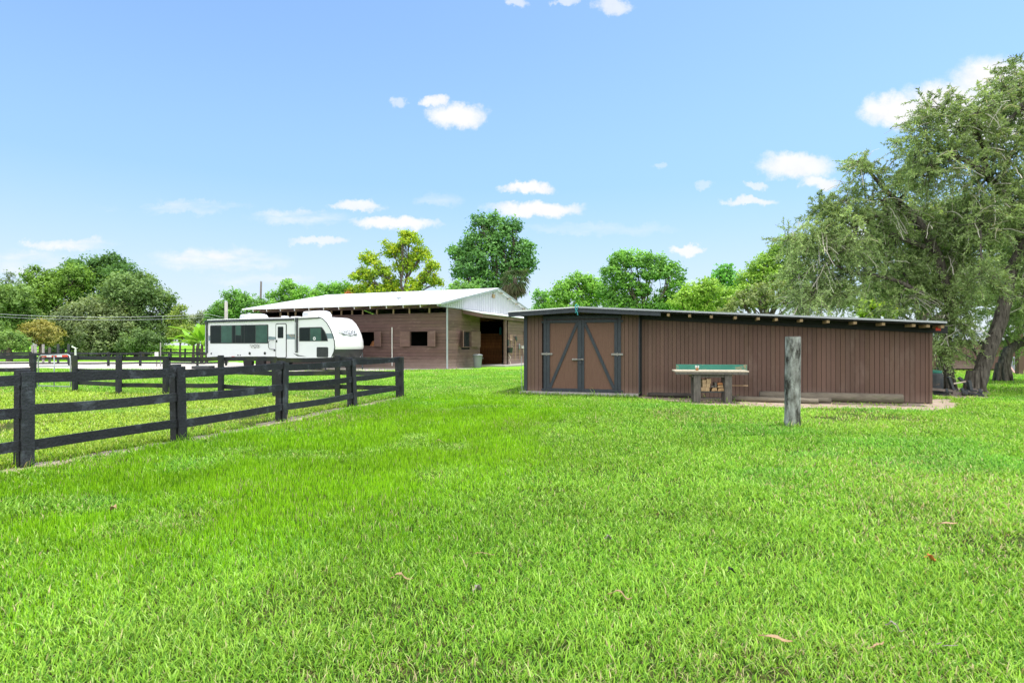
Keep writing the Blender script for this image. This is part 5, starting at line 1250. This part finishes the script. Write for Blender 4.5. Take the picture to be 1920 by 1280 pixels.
weeping('weeping_tree', 'big furrowed-trunk tree leaning right at the right edge, with drooping grey twigs',
        [(1828, 741), (1836, 712), (1852, 662), (1874, 608), (1884, 566), (1892, 526), (1900, 498), (1914, 465), (1912, 430), (1898, 392), (1876, 358), (1850, 330)],
        [[(1850, 330), (1847, 283), (1870, 250), (1904, 212), (1935, 160)], [(1850, 330), (1820, 306), (1764, 282), (1735, 268)], [(1847, 283), (1825, 240), (1790, 205)], [(1912, 440), (1940, 400), (1970, 340)], [(1898, 392), (1880, 330), (1905, 280)], [(1888, 555), (1860, 520, -.6), (1835, 500, -1)]],
        [(1890, 165, 42), (1905, 215, 46), (1830, 215, 40), (1765, 200, 30), (1735, 250, 36), (1790, 250, 40), (1845, 275, 42), (1780, 305, 40), (1890, 300, 50), (1835, 350, 46), (1890, 385, 48), (1940, 470, 42), (1940, 560, 36), (1840, 420, 44), (1930, 150, 46), (1985, 230, 70),
         (1985, 340, 70), (1975, 460, 60), (1835, 520, 28, -1), (1720, 285, 26), (1740, 330, 34), (1810, 400, 40)], 18.3, 201, .235, ncl=1.25, flare=1.35)
weeping('weeping_tree', 'wide weeping tree spreading over the right half of the shed roof',
        [(1772, 728), (1769, 690), (1772, 640), (1784, 585), (1772, 530), (1755, 472), (1722, 415), (1690, 385)],
        [[(1784, 585), (1740, 560), (1690, 530), (1640, 516), (1595, 512), (1560, 490)], [(1755, 472), (1700, 450), (1640, 425), (1590, 395)], [(1690, 385), (1650, 345), (1625, 315)], [(1772, 530), (1800, 485), (1790, 440), (1800, 400)], [(1722, 415), (1660, 400), (1570, 440), (1530, 450)], [(1772, 665), (1795, 640), (1822, 650), (1835, 672)]],
        [(1622, 325, 34), (1590, 375, 36), (1655, 375, 44), (1560, 415, 32), (1530, 445, 28), (1510, 480, 26), (1600, 440, 44), (1660, 450, 46), (1715, 430, 44), (1560, 480, 36), (1620, 510, 40), (1690, 510, 44), (1740, 490, 42), (1770, 440, 42), (1560, 535, 28), (1690, 560, 28), (1740, 555, 36),
         (1790, 545, 36), (1800, 610, 28, -.5), (1765, 612, 24, -.4), (1762, 660, 18, -.4), (1500, 520, 20), (1500, 560, 22), (1820, 480, 40), (1700, 345, 30), (1590, 555, 26), (1525, 555, 24), (1480, 450, 16), (1545, 395, 18)], 19.3, 202, .22, ncl=1.35)
weeping('weeping_tree', 'second thick trunk leaning right behind the furrowed tree, beside the pale bin',
        [(1880, 716), (1882, 690), (1888, 662), (1904, 648), (1925, 636), (1960, 600)], [[(1925, 636), (1950, 560), (1930, 500)]],
        [(1920, 610, 34), (1960, 600, 50), (1925, 545, 50), (1870, 590, 34), (1880, 500, 50), (1960, 500, 60), (1895, 635, 16)], 23.6, 203, .26, ncl=.9, flare=1.35)

# ------------------------------------------------------------------ bare earth by the shed and under the fence
def strip(pts, w, seed):
    Lf, Rt = [], []
    for i, p in enumerate(pts):
        a = Vector(pts[max(i - 1, 0)]); b = Vector(pts[min(i + 1, len(pts) - 1)]); d = (b - a).normalized(); n = Vector((-d.y, d.x)); Lf.append(tuple(Vector(p) + n * w)); Rt.append(tuple(Vector(p) - n * w))
    return ragged(Lf + Rt[::-1], .22, .13, seed)
shed_dirt = ragged([gp(1196, 746), gp(1250, 753), gp(1330, 761), gp(1480, 764), gp(1640, 767), gp(1738, 771), gp(1798, 766), gp(1792, 756), gp(1775, 748), loc2w(SO, SY, XR + .1, 1.2), loc2w(SO, SY, XR - .1, .1), loc2w(SO, SY, XB, .1)], .25, .1, 41)
fence_dirt = strip([front[1]] + front[2:], .17, 42)
sheet('dirt_patch', shed_dirt, .004, M['sand']); sheet('dirt_strip', fence_dirt, .004, M['sand'])
tree_dirt = ragged([gp(1750, 742), gp(1790, 748), gp(1850, 747), gp(1862, 738), gp(1845, 730), gp(1770, 727)], .25, .1, 43); sheet('tree_dirt', tree_dirt, .009, M['sand'])

# ------------------------------------------------------------------ grass
def grassfield():
    g = np.random.default_rng(77); XS, YS = [], []
    edges = [2.0, 2.6, 3.2, 4, 5, 6.2, 7.6, 9.2, 11, 13.2, 16, 19, 23, 28, 35]
    for a, b in zip(edges[:-1], edges[1:]):
        m = (a + b) / 2; den = 11500 * min(1, (3.0 / m) ** 1.3); wdt = .98 * b + .8; n = int(den * (b - a) * 2 * wdt)
        x = g.uniform(-wdt, wdt, n); y = g.uniform(a, b, n); k = np.abs(x) < .98 * y + .8; XS.append(x[k]); YS.append(y[k])
    x, y = np.concatenate(XS), np.concatenate(YS)
    wx = x + (fbm(x * .8, y * .8, 3) - .5) * 1.6; wy = y + (fbm(x * .8, y * .8, 9) - .5) * 1.6
    apoly = [gp(*p) for p in ((40, 884), (340, 832), (530, 795), (665, 766), (760, 745), (985, 742), (1060, 770), (1010, 850), (930, 920), (800, 965), (680, 1010), (600, 1040), (450, 1065), (150, 1050), (-150, 1040), (-150, 930))]
    A = inpoly(wx + g.normal(0, .55, len(x)), wy + g.normal(0, .75, len(x)), apoly) & (fbm(x * 1.3, y * 1.3, 15) + g.normal(0, .07, len(x)) > .36)
    pad = inpoly(x, y, [front[0], front[1], front[2], front[3], front[4], front[5], front[6], f2[1], f2[3], f2[5], f2[6], (-40, 19), (-40, 2)])
    kill = np.zeros(len(x), bool)
    for pl, pr_ in ((shed_dirt, .93), (fence_dirt, .8), (tree_dirt, .9), (drive, .97)): kill |= inpoly(x, y, pl) & (g.random(len(x)) < pr_)
    for o_, yw, x0, x1, y0, y1 in ((SO, SY, -.08, XB + .02, -.44, 4.2), (SO, SY, XB, XR + .05, .03, 4.2), (BO, BY, -LX, 2.3, 0, GY)): kill |= inpoly(x, y, [loc2w(o_, yw, *p) for p in ((x0, y0), (x1, y0), (x1, y1), (x0, y1))])
    kill |= inpoly(x, y, ap)
    # worn thin spots
    thin = fbm(x * .55 + 3, y * .55, 31, 4); bare = np.clip((thin - .60) * 7, 0, .8) * np.where(A, .15, 1.0) + np.where(pad, .22, 0)
    bare += np.clip((fbm(x * 2.2, y * 2.2, 33) - .63) * 5, 0, .6) * np.where(A, .1, .8)
    bare += np.clip(1 - np.hypot(x - 3.6, (y - 4.5) * .8) / 1.25, 0, 1) * .5 * np.clip((fbm(x * 3.4, y * 3.4, 91) - .42) * 5, 0, 1) + np.clip(1 - np.hypot(x - 5.2, (y - 6.8) * .6) / 1.6, 0, 1) * .25
    kill |= g.random(len(x)) < bare
    k = ~kill; x, y, A, pad, thin = x[k], y[k], A[k], pad[k], thin[k]; n = len(x); d = np.hypot(x, y)
    far = np.clip(d / 3.2, 1, None) ** .62
    tuft = fbm(x * 3.1, y * 3.1, 51); big = fbm(x * .45, y * .45, 61); h = np.where(A, g.uniform(.028, .068, n), g.uniform(.022, .060, n)) * (.65 + .75 * tuft) * far ** .35
    tall = (g.random(n) < .012) & ~A; h[tall] *= 2.0
    spots_ = [(q[0], q[1], .16) for q in front + f2] + [(pst.location.x, pst.location.y, .24)] + [tuple(bm_ @ Vector((a_, -.2, 0)))[:2] + (.16,) for a_ in (-.4, .37)]
    near = np.zeros(n, bool)
    for qx, qy, qr in spots_: near |= np.hypot(x - qx, y - qy) < qr * g.uniform(.6, 1.3, n)
    sx_ = (x - SO[0]) * math.cos(SY) + (y - SO[1]) * math.sin(SY); sy_ = -(x - SO[0]) * math.sin(SY) + (y - SO[1]) * math.cos(SY)
    near |= (sx_ > -.3) & (sx_ < XB) & (sy_ > -.58) & (sy_ < -.40) | (sx_ > XB) & (sx_ < XR + .2) & (sy_ > -.12) & (sy_ < .06)
    h = np.where(near, h * g.uniform(1.3, 2.6, n), h)
    w = np.where(A, g.uniform(.0024, .0044, n), g.uniform(.0034, .0080, n)) * far
    lean = np.where(A, g.uniform(.1, .65, n), g.uniform(.65, 1.50, n)); az = g.uniform(0, 2 * math.pi, n) + (tuft - .5) * 2
    dirx, diry = np.cos(az), np.sin(az); sx, sy = -diry, dirx
    m1, m2 = .55, 1.0; H1 = h * m1 * np.cos(lean * .6); R1 = h * m1 * np.sin(lean * .6); H2 = H1 + h * .55 * np.cos(lean); R2 = R1 + h * .55 * np.sin(lean)
    V = np.zeros((n, 5, 3)); z0 = -.004
    V[:, 0] = np.stack([x - sx * w / 2, y - sy * w / 2, np.full(n, z0)], 1); V[:, 1] = np.stack([x + sx * w / 2, y + sy * w / 2, np.full(n, z0)], 1)
    V[:, 2] = np.stack([x + dirx * R1 + sx * w * .42, y + diry * R1 + sy * w * .42, H1], 1); V[:, 3] = np.stack([x + dirx * R1 - sx * w * .42, y + diry * R1 - sy * w * .42, H1], 1)
    V[:, 4] = np.stack([x + dirx * R2, y + diry * R2, H2], 1)
    t1 = np.clip(.7 * g.random(n) - .12 + .9 * (big - .25) * .7 + .25 * tuft, 0, 1)[:, None]
    cA = np.array([.19, .45, .010]) * (1 - t1) + np.array([.31, .60, .028]) * t1
    cB = np.array([.14, .39, .024]) * (1 - t1) + np.array([.36, .60, .105]) * t1
    cP = np.array([.27, .46, .04]) * (1 - t1) + np.array([.46, .62, .13]) * t1
    mot = .74 + .52 * fbm(x * 1.1 + 5, y * .8, 71, 4) + .18 * (fbm(x * .28, y * .28 + 9, 73) - .5); blu = np.clip((fbm(x * .5, y * .7, 75) - .62) * 5, 0, .5)[:, None] * (~A)[:, None]
    c = np.where(A[:, None], cA, np.where(pad[:, None], cP, cB))
    c = c * mot[:, None] * np.where(A, 1.06, .95)[:, None] * np.array([1.06, 1.02, .78]); c = c * (1 - blu) + c * np.array([.72, .95, 1.5]) * blu
    dry = (g.random(n) < np.where(A, .012, .03) + np.clip((thin - .5) * .8, 0, .25) + .22 * np.clip(1 - np.hypot(x - 4.4, (y - 5.4) * .6) / 1.9, 0, 1)); c[dry] = np.array([.55, .48, .26]) * g.uniform(.6, 1.15, (dry.sum(), 1))
    dg = (g.random(n) < .26) & ~dry; c[dg] *= np.array([.40, .52, .6])
    lg = (g.random(n) < np.where(A, .05, .12)) & ~dry & ~dg; c[lg] = c[lg] * .5 + np.array([.34, .44, .16]) * .9
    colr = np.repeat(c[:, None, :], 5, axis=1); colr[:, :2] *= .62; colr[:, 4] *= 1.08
    base = (np.arange(n) * 5)[:, None]; loops = np.concatenate([base + 0, base + 1, base + 2, base + 3, base + 3, base + 2, base + 4], 1).ravel(); pn = np.tile([4, 3], n)
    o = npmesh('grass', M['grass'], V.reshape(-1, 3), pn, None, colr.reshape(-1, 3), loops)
    tag(o, 'bright green lawn grass covering the yard and the paddock', 'grass', kind='stuff')
    print('blades', n)
grassfield()

# ------------------------------------------------------------------ fallen leaves
def fallen(label, px, py, ln, mat, seed, wd=.36, yaw=None, curl=1.0):
    ln *= .8; curl *= .7; r = random.Random(seed); x, y = gp(px, py); mb = MB(); vs, fs = [], []; n = 8
    for i in range(n + 1):
        u = i / n; w = ln * wd * math.sin(math.pi * (.06 + .9 * u)) ** .8 * .5; cx_ = (u - .5) * ln; z = .012 + curl * (.03 * math.sin(u * math.pi * 1.6 + r.random()) + .018)
        vs += [(cx_, w, z + curl * .35 * w), (cx_, 0, z), (cx_, -w, z + curl * .45 * w)]
    for i in range(n):
        for j in (0, 1): fs.append((i * 3 + j, i * 3 + j + 1, i * 3 + j + 4, i * 3 + j + 3))
    mb.add(vs, fs); o = mb.build('fallen_leaf', M[mat], smooth=True); o.location = (x, y, .028); o.rotation_euler = (r.uniform(-.25, .25), r.uniform(-.2, .2), r.uniform(0, 6) if yaw is None else yaw)
    MB().tube([(-ln * .5, 0, .03), (-ln * .72, .01, .02)], .003, 4).build('stalk', M[mat], o)
    s_ = o.modifiers.new('Solidify', 'SOLIDIFY'); s_.thickness = .002; return tag(o, label, 'leaf', 'dead leaves scattered on the lawn')
fallen('pinkish tan crumpled leaf on the long grass, nearest the left fence', 214, 962, .13, 'leaf_tan', 1, .5)
fallen('curled tan leaf left of centre in the foreground lawn', 757, 1096, .14, 'leaf_tan', 2, .32, .3)
fallen('silvery grey leaf tilted up right of the curled tan leaf', 897, 1119, .10, 'leaf_grey', 3, .4, 1.2)
fallen('brown two-lobed leaf below the centre of the lawn', 1166, 1132, .14, 'leaf_tan', 4, .3, -.2)
fallen('bright orange leaf on the right side of the lawn', 1745, 1059, .085, 'leaf_orange', 5, .62, .2)
fallen('long pale tan leaf in the lower right foreground', 1460, 1213, .16, 'leaf_tan', 6, .22, -.35, .5)
fallen('small black scrap on the grass right of the two-lobed leaf', 1374, 1084, .06, 'leaf_black', 7, .8, .3)
fallen('small grey leaf near the lower right corner', 1680, 1193, .08, 'leaf_grey', 8, .4, -.5)
fallen('thin brown twig-like leaf below the small grey leaf', 1647, 1224, .12, 'leaf_tan', 9, .14, .5, .5)
fallen('straight whitish stalk lying in the lower right grass', 1782, 1225, .10, 'leaf_grey', 10, .08, .0, .1)
fallen('flat straw-coloured leaf at the upper right of the lawn', 1780, 990, .16, 'leaf_tan', 11, .25, -.1, .4)
fallen('tiny brown leaf far up the lawn left of centre', 825, 833, .13, 'leaf_tan', 12, .4, .1)
fallen('pale broken leaf lying above the silvery grey one', 912, 1050, .14, 'leaf_tan', 13, .18, .2, .5)
fallen('small pale leaf on the lawn right of centre', 1142, 1019, .07, 'leaf_grey', 14, .45, .7)
